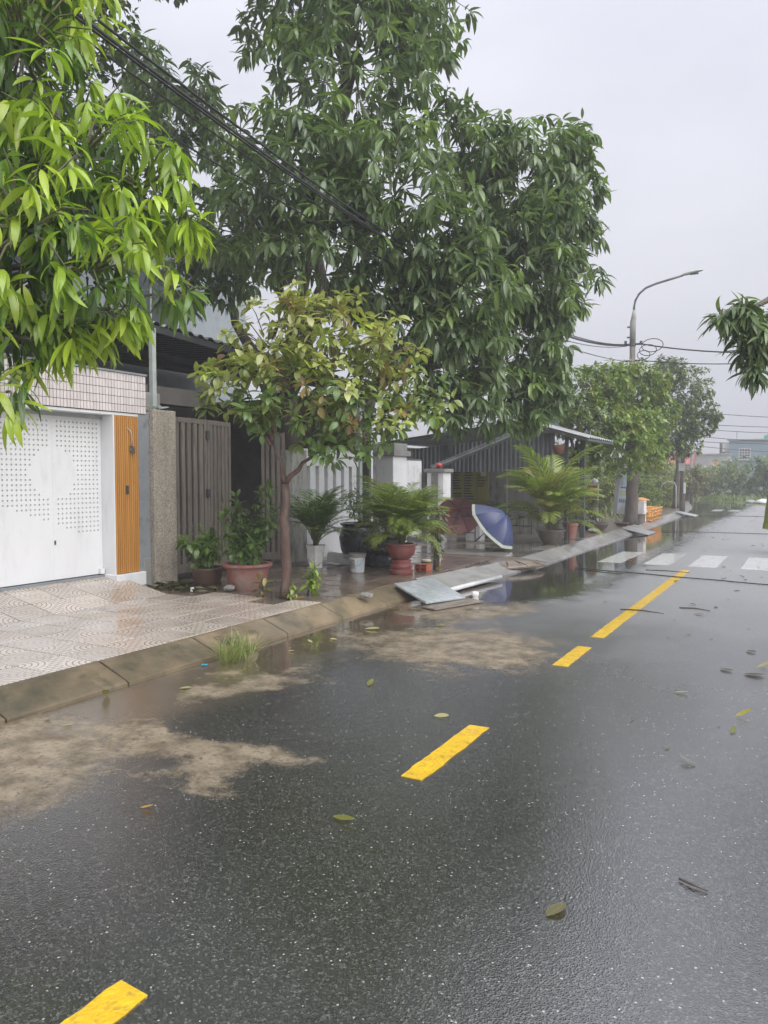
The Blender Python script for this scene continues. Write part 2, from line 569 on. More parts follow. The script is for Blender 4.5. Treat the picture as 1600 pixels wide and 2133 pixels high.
    t.put(b.inputs['Coat Normal'], film)
    t.put(b.inputs['Roughness'], t.math('MULTIPLY_ADD', dry, 0.3, 0.4))
    b.inputs['IOR'].default_value = 1.3
    t.put(b.inputs['Coat Weight'], t.math('MULTIPLY_ADD', water, 0.25, t.math('SUBTRACT', 0.95, t.math('MULTIPLY', mud, 0.78))))
    # thin uneven film further off, polished and open patches
    worn = t.step(t.noise(t.mapping(P, (1.0, 0.35, 1)), 1.1, 6, 0.6), 0.35, 0.7)
    t.put(b.inputs['Coat Roughness'], t.math('MULTIPLY_ADD', t.math('MAXIMUM', t.math('SUBTRACT', 1.0, pool), 0.0), t.math('ADD', t.math('MULTIPLY_ADD', worn, 0.12, 0.11), t.math('MULTIPLY', sheet, 0.5)), 0.04))
    b.inputs['Coat IOR'].default_value = 3.2
    b.inputs['Specular IOR Level'].default_value = 0.2
    return m

def paver_material(name, base, dark, mossy, coat):
    m, t, b = new_mat(name)
    P = t.coord()
    oi = t.n('ObjectInfo')
    sep = t.n('SeparateXYZ'); t.put(sep.inputs[0], P)
    x, y = sep.outputs[0], sep.outputs[1]
    def ring(cx, cy):
        dx = t.math('SUBTRACT', x, cx); dy = t.math('SUBTRACT', y, cy)
        r = t.math('SQRT', t.math('ADD', t.math('MULTIPLY', dx, dx), t.math('MULTIPLY', dy, dy)))
        fr = t.math('FRACT', t.math('MULTIPLY', r, 1 / 0.046))
        line = t.math('LESS_THAN', t.math('ABSOLUTE', t.math('SUBTRACT', fr, 0.5)), 0.12)
        inside = t.math('LESS_THAN', r, 0.232)
        return t.math('MULTIPLY', line, inside), inside
    l1, i1 = ring(-0.2, -0.2); l2, i2 = ring(0.2, 0.2)
    br = t.n('TexBrick'); t.put(br.inputs['Vector'], t.mapping(P, (1, 1, 1), (0.017, 0.011, 0)))
    br.inputs['Scale'].default_value = 1.0
    br.inputs['Mortar Size'].default_value = 0.0048
    br.inputs['Mortar Smooth'].default_value = 0.2
    br.inputs['Brick Width'].default_value = 0.066
    br.inputs['Row Height'].default_value = 0.042
    out = t.math('SUBTRACT', 1.0, t.math('MAXIMUM', i1, i2))
    lines = t.math('MAXIMUM', t.math('MAXIMUM', l1, l2), t.math('MULTIPLY', br.outputs['Fac'], out))
    wp = t.n('NewGeometry').outputs['Position']
    st = t.step(t.noise(wp, 2.2, 8, 0.65), 0.42, 0.7)
    col = t.mix(t.math('MULTIPLY', st, 0.55), base, mossy)
    v = t.math('MULTIPLY_ADD', oi.outputs['Random'], 0.22, 0.89)
    hs = t.n('HueSaturation'); t.put(hs.inputs['Color'], col); t.put(hs.inputs['Value'], v)
    col = t.mix(t.math('MULTIPLY', lines, 0.85), hs.outputs[0], dark)
    t.put(b.inputs['Base Color'], col)
    t.put(b.inputs['Roughness'], t.math('MULTIPLY_ADD', t.noise(wp, 6, 4), 0.3, 0.3))
    hgt = t.math('SUBTRACT', t.math('MULTIPLY', t.noise(wp, 60, 3), 0.25), lines)
    nb = t.bump(hgt, 0.5, 0.003)
    t.put(b.inputs['Normal'], nb)
    t.put(b.inputs['Coat Weight'], t.math('MULTIPLY_ADD', t.step(t.noise(wp, 1.2, 4), 0.35, 0.6), coat, 0.15))
    b.inputs['Coat Roughness'].default_value = 0.09
    b.inputs['Coat IOR'].default_value = 1.45
    t.put(b.inputs['Coat Normal'], t.bump(hgt, 0.15, 0.003))
    return m

def wet_ground_material(name, c1, c2, c3, water_amt=0.6, scale=1.4):
    m, t, b = new_mat(name)
    P = t.coord()
    col = t.mix(t.step(t.noise(P, scale * 2, 9, 0.65), 0.35, 0.65), c1, c2)
    col = t.mix(t.step(t.noise(P, scale * 5, 9, 0.7), 0.55, 0.7), col, c3)
    t.put(b.inputs['Base Color'], col)
    w = t.math('MULTIPLY', t.step(t.noise(P, scale, 5, 0.55), 0.40, 0.55), water_amt)
    dry = t.math('SUBTRACT', 1.0, w)
    h = t.noise(P, 38, 6, 0.65)
    rip = t.bump(t.noise(P, 4.0, 2), 0.06, 0.02)
    t.put(b.inputs['Normal'], t.bump(h, t.math('MULTIPLY', dry, 0.7), 0.012, rip))
    t.put(b.inputs['Roughness'], t.math('MULTIPLY_ADD', dry, 0.45, 0.12))
    t.put(b.inputs['Coat Weight'], w)
    b.inputs['Coat Roughness'].default_value = 0.05
    t.put(b.inputs['Coat Normal'], rip)
    return m

def speckle(name, cols, scale, rough=0.7, coat=0.2):
    m, t, b = new_mat(name)
    P = t.coord()
    vo = t.n('TexVoronoi'); t.put(vo.inputs['Vector'], P); vo.inputs['Scale'].default_value = scale
    sp = t.n('SeparateXYZ'); t.put(sp.inputs[0], vo.outputs['Color'])
    cr = t.n('ValToRGB'); t.put(cr.inputs[0], sp.outputs[0])
    cr.color_ramp.elements[0].color = (*cols[0], 1); cr.color_ramp.elements[1].color = (*cols[-1], 1)
    for i, c in enumerate(cols[1:-1]):
        e = cr.color_ramp.elements.new((i + 1) / (len(cols) - 1)); e.color = (*c, 1)
    st = t.step(t.noise(t.mapping(P, (3, 3, 0.6)), 2.0, 6), 0.45, 0.75)
    t.put(b.inputs['Base Color'], t.mix(t.math('MULTIPLY', st, 0.4), cr.outputs[0], (0.10, 0.09, 0.07)))
    b.inputs['Roughness'].default_value = rough
    b.inputs['Coat Weight'].default_value = coat
    t.put(b.inputs['Normal'], t.bump(vo.outputs['Distance'], 0.4, 0.004))
    return m

M = {}
M['road'] = road_material()
M['paver'] = paver_material('fan_pavers', (0.54, 0.47, 0.415), (0.10, 0.08, 0.065), (0.34, 0.28, 0.215), 0.75)
M['paver_dirty'] = paver_material('muddy_pavers', (0.17, 0.125, 0.095), (0.05, 0.038, 0.03), (0.075, 0.058, 0.04), 0.75)
M['mortar'] = wet_ground_material('pavement_bed', (0.10, 0.08, 0.06), (0.17, 0.14, 0.11), (0.06, 0.05, 0.04), 0.8)
M['yard'] = wet_ground_material('yard_concrete', (0.17, 0.155, 0.135), (0.23, 0.21, 0.185), (0.11, 0.09, 0.07), 0.9, 0.8)
M['soil'] = wet_ground_material('wet_soil', (0.11, 0.08, 0.055), (0.17, 0.13, 0.09), (0.06, 0.075, 0.035), 0.5)
M['grass_ground'] = pm('grass_ground', (0.09, 0.13, 0.045), (0.14, 0.17, 0.06), 0.8, 0.9, 0.8, 12, dirt=(0.13, 0.10, 0.06))
M['kerb'] = pm('mossy_kerb', (0.25, 0.19, 0.115), (0.10, 0.08, 0.048), 1.8, 0.55, 0.5, 45, coat=0.35, dirt=(0.055, 0.055, 0.03), dirt_amt=0.85, dirt_scale=3.5, rand=0.15)
M['kerb_grey'] = pm('grey_kerb', (0.26, 0.255, 0.25), (0.19, 0.185, 0.18), 2.5, 0.5, 0.4, 45, coat=0.5, dirt=(0.12, 0.105, 0.085), dirt_amt=0.6, rand=0.12)
M['yellow'] = pm('yellow_thermoplastic', (0.74, 0.48, 0.010), (0.60, 0.37, 0.012), 9, 0.45, 0.8, 60, coat=0.5, dirt=(0.16, 0.11, 0.04), dirt_amt=0.55, dirt_scale=22)
M['white_mark'] = pm('white_thermoplastic', (0.52, 0.52, 0.51), (0.36, 0.36, 0.355), 6, 0.4, 0.5, 60, coat=0.6, dirt=(0.10, 0.10, 0.10), dirt_amt=0.7, dirt_scale=9)
M['gate_white'] = pm('white_powder_coat', (0.82, 0.83, 0.85), (0.77, 0.78, 0.80), 1.5, 0.45, 0.0, dirt=(0.60, 0.60, 0.59), dirt_amt=0.35, dirt_scale=3, stretch=(2, 2, 0.5))
M['gate_back'] = pm('grey_backing', (0.58, 0.59, 0.61), (0.52, 0.53, 0.55), 2, 0.6)
M['tile_white'] = pm('pale_ceramic_tile', (0.70, 0.64, 0.63), (0.62, 0.57, 0.57), 0.9, 0.3, rand=0.08)
M['grout'] = pm('dark_grout', (0.055, 0.05, 0.047), None, 8, 0.9)
M['orange_wood'] = pm('orange_slat_cladding', (0.56, 0.27, 0.065), (0.48, 0.215, 0.05), 3, 0.45, 0.15, 80, rand=0.08, stretch=(6, 6, 0.5))
M['plaster_grey'] = pm('grey_plaster', (0.26, 0.28, 0.30), (0.21, 0.225, 0.24), 3, 0.75, 0.4, 30, dirt=(0.10, 0.10, 0.09), dirt_amt=0.8, dirt_scale=4)
M['granite'] = speckle('washed_stone', [(0.20, 0.18, 0.15), (0.34, 0.30, 0.25), (0.44, 0.40, 0.33), (0.27, 0.22, 0.18), (0.52, 0.48, 0.42)], 75)
M['brown_metal'] = pm('brown_grey_gate_paint', (0.20, 0.175, 0.15), (0.155, 0.135, 0.115), 3, 0.5, 0.1, 40, coat=0.15, dirt=(0.09, 0.065, 0.05), dirt_amt=0.7, dirt_scale=6, rand=0.06, stretch=(3, 3, 0.5))
M['white_wall'] = pm('white_wall_paint', (0.82, 0.83, 0.85), (0.76, 0.77, 0.78), 1.6, 0.7, 0.2, 25, dirt=(0.34, 0.33, 0.30), dirt_amt=0.45, dirt_scale=2.2)
M['stained_wall'] = pm('rain_stained_wall', (0.46, 0.45, 0.42), (0.32, 0.32, 0.30), 2.5, 0.75, 0.4, 25, dirt=(0.09, 0.09, 0.075), dirt_amt=0.85, dirt_scale=2.5, stretch=(2, 2, 0.7))
M['house_wall'] = pm('house_wall', (0.38, 0.42, 0.45), (0.32, 0.36, 0.39), 1, 0.75, 0.2, 20, dirt=(0.25, 0.26, 0.26), dirt_amt=0.5)
M['dark_wall'] = pm('dark_brown_wall', (0.16, 0.15, 0.14), (0.11, 0.10, 0.095), 2, 0.8, 0.3, 20)  # plain dark brown base in two noise tones
M['roof_sheet'] = pm('pale_roof_sheet', (0.42, 0.43, 0.43), (0.28, 0.29, 0.29), 2, 0.4, metal=0.3, coat=0.3, dirt=(0.18, 0.16, 0.13), dirt_amt=0.5)
M['sheet_grey'] = pm('galvanised_sheet', (0.13, 0.14, 0.15), (0.085, 0.09, 0.097), 2, 0.42, metal=0.35, dirt=(0.10, 0.085, 0.07), dirt_amt=0.5, stretch=(2, 2, 0.5))
M['steel'] = pm('painted_steel', (0.17, 0.185, 0.19), (0.12, 0.13, 0.135), 4, 0.45, metal=0.3, coat=0.2)
M['steel_light'] = pm('pale_steel', (0.50, 0.55, 0.53), (0.40, 0.44, 0.42), 4, 0.45, dirt=(0.25, 0.2, 0.15), dirt_amt=0.5)
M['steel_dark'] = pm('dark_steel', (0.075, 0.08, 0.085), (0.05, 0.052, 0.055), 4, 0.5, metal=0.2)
M['bark'] = pm('mango_bark', (0.105, 0.085, 0.07), (0.06, 0.05, 0.042), 7, 0.8, 1.0, 26, coat=0.12, dirt=(0.15, 0.14, 0.115), dirt_amt=0.5, stretch=(1, 1, 0.4))
M['bark_red'] = pm('wet_red_bark', (0.11, 0.06, 0.044), (0.06, 0.036, 0.028), 9, 0.6, 1.0, 34, coat=0.4, dirt=(0.22, 0.17, 0.13), dirt_amt=0.55, dirt_scale=8, stretch=(1, 1, 0.35))
M['twig'] = pm('green_twig', (0.13, 0.14, 0.06), (0.09, 0.085, 0.045), 6, 0.6)
M['leaf'] = leaf_mat('mango_leaf'); M['leaf_o'] = leaf_mat('mango_leaf_single', True)
M['leaf_far'] = leaf_mat('far_leaf', False, 0.3, 0.42, 0.1)
M['frond'] = leaf_mat('palm_leaflet', False, 0.3, 0.38, 0.15)
M['terracotta'] = pm('red_glazed_clay', (0.26, 0.055, 0.045), (0.19, 0.045, 0.038), 5, 0.4, 0.25, 30, coat=0.45, dirt=(0.22, 0.17, 0.15), dirt_amt=0.6, dirt_scale=3.5)
M['terracotta_old'] = pm('worn_red_clay', (0.28, 0.085, 0.065), (0.24, 0.14, 0.12), 3, 0.55, 0.3, 30, coat=0.2, dirt=(0.30, 0.24, 0.21), dirt_amt=0.75, dirt_scale=2.6)
M['clay_brown'] = pm('brown_clay', (0.10, 0.055, 0.035), (0.07, 0.042, 0.03), 4, 0.5, 0.3, 30, coat=0.3)
M['clay_grey'] = pm('weathered_clay', (0.16, 0.135, 0.115), (0.11, 0.095, 0.08), 4, 0.6, 0.4, 30, coat=0.2, dirt=(0.07, 0.06, 0.045))
M['ceramic_black'] = pm('black_ceramic', (0.022, 0.024, 0.028), (0.035, 0.036, 0.04), 4, 0.3, coat=0.6)
M['ceramic_ochre'] = pm('ochre_relief', (0.22, 0.17, 0.10), (0.10, 0.085, 0.055), 9, 0.45, 0.4, 30, coat=0.4)
M['pot_white'] = pm('white_pot', (0.82, 0.82, 0.82), (0.76, 0.76, 0.75), 3, 0.5, 0.1, 20, coat=0.2, dirt=(0.4, 0.38, 0.34), dirt_amt=0.4)
M['plastic_white'] = pm('white_plastic', (0.80, 0.81, 0.83), (0.72, 0.73, 0.75), 3, 0.4, coat=0.3, dirt=(0.35, 0.33, 0.3), dirt_amt=0.4)
M['plastic_grey'] = pm('cement_splashed_rim', (0.33, 0.32, 0.29), (0.24, 0.235, 0.21), 8, 0.6, 0.4, 30)
M['foam'] = pm('foam_box', (0.70, 0.69, 0.70), (0.60, 0.59, 0.60), 3, 0.7, 0.25, 60, dirt=(0.42, 0.36, 0.34), dirt_amt=0.5)
M['concrete'] = pm('concrete', (0.30, 0.30, 0.29), (0.23, 0.23, 0.22), 3, 0.65, 0.4, 40, coat=0.25, dirt=(0.13, 0.12, 0.10), dirt_amt=0.5)
M['marble'] = pm('grey_marble_slab', (0.46, 0.50, 0.52), (0.31, 0.35, 0.37), 4, 0.3, 0.05, 20, coat=0.7, dirt=(0.26, 0.28, 0.29), dirt_amt=0.7, dirt_scale=5, stretch=(1.2, 5, 1))
M['wood_wet'] = pm('wet_board', (0.24, 0.205, 0.165), (0.15, 0.125, 0.10), 5, 0.5, 0.5, 30, coat=0.4, stretch=(6, 1, 1))
M['pvc'] = pm('white_pipe', (0.60, 0.61, 0.62), (0.50, 0.51, 0.52), 5, 0.35, coat=0.5, dirt=(0.3, 0.28, 0.25))
M['cable'] = pm('black_cable', (0.020, 0.021, 0.024), None, 5, 0.5)
M['blue_cloth'] = pm('navy_umbrella_cloth', (0.022, 0.036, 0.12), (0.03, 0.046, 0.145), 3, 0.38, 0.1, 20, coat=0.35, crough=0.2)
M['trim_cloth'] = pm('pale_green_trim', (0.50, 0.53, 0.46), (0.40, 0.45, 0.38), 20, 0.6)
M['pink_cloth'] = pm('dusty_red_umbrella_cloth', (0.33, 0.15, 0.155), (0.27, 0.12, 0.125), 3, 0.6)
M['red_cloth'] = pm('red_umbrella_cloth', (0.42, 0.055, 0.07), (0.34, 0.04, 0.055), 3, 0.6)
M['green_cloth'] = pm('dark_green_cloth', (0.02, 0.13, 0.085), (0.015, 0.09, 0.06), 3, 0.6)
M['brick'] = pm('hollow_red_brick', (0.42, 0.12, 0.055), (0.34, 0.09, 0.045), 6, 0.7, 0.3, 40, coat=0.2)
M['red_lamp'] = pm('red_plastic', (0.50, 0.015, 0.025), (0.42, 0.012, 0.02), 5, 0.25, coat=0.8)
M['stone'] = pm('rough_stone', (0.27, 0.265, 0.25), (0.19, 0.185, 0.17), 9, 0.7, 0.8, 22, coat=0.2)
M['menu'] = pm('olive_yellow_board', (0.36, 0.33, 0.07), (0.31, 0.28, 0.06), 1.5, 0.55)
M['ink'] = pm('dark_print', (0.07, 0.06, 0.04), None, 5, 0.6)
M['print_blue'] = pm('blue_print', (0.10, 0.24, 0.52), (0.13, 0.30, 0.58), 4, 0.4)
M['print_pale'] = pm('pale_blue_print', (0.48, 0.60, 0.70), (0.56, 0.66, 0.74), 3, 0.4)
M['print_green'] = pm('pale_green_print', (0.48, 0.58, 0.42), (0.56, 0.64, 0.5), 3, 0.4)
M['print_orange'] = pm('orange_print', (0.55, 0.17, 0.06), (0.45, 0.14, 0.06), 3, 0.45)
M['print_yellow'] = pm('yellow_print', (0.60, 0.52, 0.16), (0.52, 0.45, 0.14), 3, 0.45)
M['orange_net'] = pm('orange_mesh', (0.62, 0.27, 0.04), (0.55, 0.30, 0.10), 9, 0.6, 0.4, 20)
M['poncho'] = pm('olive_green_poncho', (0.20, 0.26, 0.045), (0.16, 0.215, 0.04), 3, 0.3, 0.2, 10, coat=0.5)
M['trouser'] = pm('yellow_rain_trousers', (0.34, 0.31, 0.09), (0.28, 0.25, 0.07), 3, 0.35, 0.2, 10, coat=0.4)
M['skin'] = pm('skin', (0.42, 0.25, 0.17), (0.38, 0.22, 0.15), 6, 0.5)
M['rubber'] = pm('dark_rubber', (0.03, 0.03, 0.032), None, 5, 0.5)
M['roof_red'] = pm('red_roof', (0.40, 0.085, 0.09), (0.33, 0.07, 0.075), 1, 0.6)
M['bldg_blue'] = pm('blue_grey_render', (0.16, 0.23, 0.28), (0.14, 0.20, 0.25), 0.6, 0.7)
M['bldg_dark'] = pm('dark_grey_render', (0.09, 0.10, 0.115), None, 0.6, 0.7)
M['bldg_white'] = pm('white_render', (0.60, 0.60, 0.60), (0.52, 0.52, 0.52), 0.6, 0.7)
M['bldg_grey'] = pm('grey_render', (0.30, 0.31, 0.32), (0.25, 0.26, 0.265), 0.6, 0.8, dirt=(0.18, 0.18, 0.18))
M['bldg_pink'] = pm('pink_render', (0.55, 0.28, 0.22), (0.48, 0.25, 0.2), 0.6, 0.7)
M['teal'] = pm('teal_sheet', (0.03, 0.34, 0.26), (0.03, 0.28, 0.22), 1, 0.5)
M['glass'] = pm('window_glass', (0.05, 0.065, 0.075), (0.07, 0.085, 0.095), 1, 0.08)
M['lime_cap'] = pm('cream_plastic', (0.62, 0.58, 0.36), (0.55, 0.50, 0.3), 5, 0.4, coat=0.3)
M['alu'] = pm('aluminium', (0.45, 0.47, 0.48), (0.36, 0.38, 0.39), 3, 0.35, metal=0.5)

# ------------------------------------------------------------------ the setting
def kx(y):      # the foot of the left kerb
    return float(np.interp(y, [-15, 8.6, 11, 13, 20, 31, 40, 52, 58], [-4.52, -4.5, -4.3, -4.12, -4.15, -4.3, -5.0, -6.8, -9.5]))
def rx(y):      # the right edge of the carriageway
    return float(np.interp(y, [-15, 28, 34, 44, 50, 54, 58], [1.0, 1.0, 0.4, -1.9, -4.1, -6.4, -9.2]))

def sheet(name, rows, z, mat, kind='structure'):
    """rows: list of (y, x0, x1); a flat sheet, subdivided across."""
    V, F = [], []
    n = 6
    for y, a, b in rows:
        for i in range(n + 1):
            V.append((a + (b - a) * i / n, y, z))
    for r in range(len(rows) - 1):
        for i in range(n):
            k = r * (n + 1) + i
            F.append((k, k + 1, k + n + 2, k + n + 1))
    m = MB().add(V, F)
    return tag(m.build(name, mat), kind=kind)

V = [(-260, -60, -0.06), (260, -60, -0.06), (260, 420, -0.06), (-260, 420, -0.06)]
tag(MB().add(V, [(0, 1, 2, 3)]).build('ground', M['grass_ground']), kind='structure')
ys = [-14 + i for i in range(73)]
road = sheet('road', [(y, kx(y) - 0.05, rx(y) + 0.05) for y in ys], 0.0, M['road'])
side = MB().add([(-45, 50.5, -0.004), (-6, 50.5, -0.004), (-6, 57, -0.004), (-45, 57, -0.004)], [(0, 1, 2, 3)])
tag(side.build('side_road', M['road']), kind='structure')
# pavement bed on the left: fills in behind the kerb up to the house line
tag(sheet('pavement', [(y, -7.75, kx(y) - 0.32) for y in ys if y <= 13], 0.142, M['mortar']), kind='structure')
tag(sheet('forecourt', [(y, -7.75, kx(y) - 0.32) for y in [13, 14, 15, 16, 17, 18]], 0.146, M['yard']), kind='structure')
tag(sheet('yard', [(y, -16, -7.75) for y in [-14, 0, 10, 23]], 0.146, M['yard']), kind='structure')
tag(sheet('shed_floor', [(y, -7.75, kx(y) - 1.2) for y in [18, 19, 21, 23]], 0.146, M['yard']), kind='structure')
tag(sheet('verge', [(y, max(-7.75, kx(y) - 1.2), kx(y) - 0.32) for y in [18, 19, 20, 21, 22, 23]], 0.144, M['soil']), kind='structure')
tag(sheet('dirt_verge', [(y, kx(y) - 3.4, kx(y) - 0.32) for y in range(23, 51)], 0.142, M['soil']), kind='structure')
tag(sheet('right_pavement', [(y, rx(y) + 0.3, 4.2) for y in range(-14, 30)], 0.142, M['mortar']), kind='structure')

# kerb stones: sloped concrete pieces with open joints
kerb = tag(bpy.data.objects.new('kerb', None), kind='structure'); COL.objects.link(kerb); ORG[kerb.name] = Vector((0, 0, 0))
def kerb_stone(y0, y1, mat, flip=False, par=None):
    par = par or kerb
    prof = [(0.0, -0.04), (0.0, 0.028), (-0.03, 0.040), (-0.30, 0.146), (-0.345, 0.153), (-0.36, 0.145), (-0.36, -0.04)]
    m = MB(); V = []
    for y in (y0, y1):
        x = kx(y) if not flip else rx(y)
        for px, pz in prof:
            V.append((x + (px if not flip else -px) + random.uniform(-.005, .005), y, pz + (random.uniform(-.004, .004) if pz > 0 else 0)))
    n = len(prof)
    F = [tuple(range(n)), tuple(range(n, 2 * n))] + [(k, (k + 1) % n, n + (k + 1) % n, n + k) for k in range(n)]
    m.add(V, F)
    return m.build('kerb_stone', mat, par, bevel=0.006)
y = -2.0
while y < 50:
    ln = 1.02 if y < 31 else 2.4
    if not (9.3 < y + 0.5 < 9.95):
        kerb_stone(y + 0.008, min(y + ln, 50) - 0.008, M['kerb'] if y < 9.0 else M['kerb_grey'])
    y += ln
rk = tag(bpy.data.objects.new('right_kerb', None), kind='structure'); COL.objects.link(rk); ORG[rk.name] = Vector((0, 0, 0))
y = -2.0
while y < 28:
    kerb_stone(y + 0.008, y + 1.99, M['kerb_grey'], True, rk); y += 2.0

# paving tiles, each one a piece
pav = tag(bpy.data.objects.new('tiled_pavement', None), kind='structure'); COL.objects.link(pav); ORG[pav.name] = Vector((0, 0, 0))
def tile_mesh(mat, s=0.4, g=0.0055):
    h = s / 2 - g
    m = MB(); c = 0.003
    V = [(-h, -h, -.03), (h, -h, -.03), (h, h, -.03), (-h, h, -.03), (-h, -h, -c), (h, -h, -c), (h, h, -c), (-h, h, -c),
         (-h + c, -h + c, 0), (h - c, -h + c, 0), (h - c, h - c, 0), (-h + c, h - c, 0)]
    F = [(0, 1, 5, 4), (1, 2, 6, 5), (2, 3, 7, 6), (3, 0, 4, 7), (4, 5, 9, 8), (5, 6, 10, 9), (6, 7, 11, 10), (7, 4, 8, 11), (8, 9, 10, 11)]
    me = bpy.data.meshes.new('paving_tile'); me.from_pydata(V, [], F); me.materials.append(mat)
    return me
TM1, TM2 = tile_mesh(M['paver']), tile_mesh(M['paver_dirty'])
def lay(me, x, y, z, tilt, k):
    o = bpy.data.objects.new('paving_tile', me); COL.objects.link(o); o.parent = pav
    o.location = (x, y, z)
    o.rotation_euler = (Matrix.Rotation(tilt + random.gauss(0, .0035), 3, 'Y') @ Matrix.Rotation(random.gauss(0, .0035), 3, 'X') @ Matrix.Rotation((k % 2) * R(90), 3, 'Z')).to_euler()
RAMP0, RAMP1 = -6.86, -7.80
for i in range(8):
    for j in range(33):
        x = -5.055 - 0.4 * i; yy = 1.5 + 0.4 * j
        if x < -7.6 or yy > 12.9: continue
        xe = kx(yy) - 0.345
        if x + 0.2 > xe + 0.02: 
            continue
        ramp = x - 0.2 < RAMP0 - 0.05 and yy < 7.0
        if ramp: continue
        # grown-over edge: the clean tiles stop at a ragged line by the small tree and the pots
        edge = 7.35 + (-5.3 - x) * 0.02 - 0.75 * max(0, (-6.1 - x)) 
        clean = yy < edge
        if abs(x + 5.43) < 0.3 and abs(yy - 7.38) < 0.3: continue        # tree pit
        if not clean and random.random() < 0.10: continue
        lay(TM1 if clean else TM2, x, yy, 0.151 if clean else 0.148 + random.gauss(0, .002), 0, i + j)
# apron sloping up to the gate, with its own tiles
sl = math.atan2(0.19, 0.94)
MB().add([(-6.84, 1.2, 0.138), (-7.85, 1.2, 0.336), (-7.85, 6.92, 0.336), (-6.84, 6.92, 0.138), (-6.84, 6.92, 0.0), (-7.85, 6.92, 0.0)],
         [(0, 1, 2, 3), (3, 2, 5, 4)]).build('apron', M['mortar'], pav)
for i in range(3):
    for j in range(14):
        d = 0.2 + 0.4 * i
        yy = 6.7 - 0.4 * j
        if d > 1.0: continue
        lay(TM1, -6.86 - d * math.cos(sl), yy, 0.149 + d * math.sin(sl), sl, i + j + 1)

# painted markings with worn, lumpy edges
def stripe(name, x0, x1, y0, y1, mat, z=0.004, rag=0.006, skew=0.0):
    n = max(4, int((y1 - y0) / 0.05)); n = min(n, 140)
    V, F = [], []
    for i in range(n + 1):
        yy = y0 + (y1 - y0) * i / n
        V += [(x0 + random.gauss(0, rag), yy + (random.gauss(0, rag * 1.5) if i in (0, n) else 0), z), (x1 + random.gauss(0, rag), yy + skew + (random.gauss(0, rag * 1.5) if i in (0, n) else 0), z)]
    for i in range(n):
        F.append((2 * i, 2 * i + 1, 2 * i + 3, 2 * i + 2))
    m = MB().add(V, F)
    # a little thickness along the rim
    nv = len(m.v)
    m.add([(a, b, 0.0005) for a, b, c in m.v], [])
    for i in range(n):
        m.f.append((2 * i, 2 * i + 2, nv + 2 * i + 2, nv + 2 * i)); m.f.append((2 * i + 1, nv + 2 * i + 1, nv + 2 * i + 3, 2 * i + 3))
    m.f.append((0, nv, nv + 1, 1)); m.f.append((2 * n, 2 * n + 1, nv + 2 * n + 1, nv + 2 * n))
    return m.build(name, mat, road)
for y0, y1 in ((0.55, 1.66), (3.56, 4.52), (6.30, 7.12), (7.60, 13.75)):
    stripe('yellow_line', -1.875, -1.745, y0, y1, M['yellow'], 0.0045, 0.0028)
for y0, y1 in ((26.0, 27.4), (29.4, 30.8), (32.6, 34)):
    stripe('yellow_line', -1.875, -1.745, y0, y1, M['white_mark'])
for x0, x1 in ((-3.42, -3.0), (-2.62, -2.18), (-1.86, -1.40), (-1.02, -0.58), (-0.2, 0.22)):
    stripe('crossing_bar', x0, x1, 14.32, 16.5, M['white_mark'], 0.004, 0.006)
for x0, x1 in ((-3.9, -3.5), (-3.2, -2.8), (-2.5, -2.1), (-1.8, -1.4), (-1.1, -0.7)):
    stripe('crossing_bar', x0, x1, 37.2, 39.0, M['white_mark'], 0.004, 0.006)

# ------------------------------------------------------------------ the gateway with the white gate
gw = thing('gateway', (-7.7, 6.1, 0.33), 'house gateway with white perforated gate under a band of pale mosaic tiles', 'gateway')
MB().box(-8.0, -7.57, 1.2, 7.27, 2.385, 2.875).build('fascia', M['grout'], gw)
fas = gw.children[0]
tme = bpy.data.meshes.new('mosaic_tile')
tm = MB().box(0, 0.014, 0.003, 0.0425, 0.003, 0.0935)
tme.from_pydata(tm.v, [], tm.f); tme.materials.append(M['tile_white'])
for i in range(47):
    for j in range(5):
        o = bpy.data.objects.new('mosaic_tile', tme); COL.objects.link(o); o.parent = fas
        o.location = (-7.572 + 7.7 + random.gauss(0, .0006), 7.268 - 0.0465 * (i + 1) - 6.1, 2.389 + 0.0972 * j - 0.33)
MB().box(-7.571, -7.562, 1.2, 5.07, 2.389, 2.874).build('fascia_tiling', M['tile_white'], gw)
MB().box(-8.01, -7.545, 1.2, 7.285, 2.876, 2.90).build('coping', M['plaster_grey'], gw)
MB().box(-7.82, -7.575, 1.2, 7.22, 2.348, 2.383).build('soffit_strip', M['gate_white'], gw, bevel=0.004)
MB().box(-7.84, -7.76, 1.2, 6.733, 2.30, 2.346).build('gate_track', M['alu'], gw)
MB().box(-7.86, -7.566, 6.735, 6.752, 0.33, 2.347).build('jamb', M['gate_white'], gw, bevel=0.004)
MB().box(-7.87, -7.74, 1.2, 6.733, 0.315, 0.352).build('threshold', M['plaster_grey'], gw)

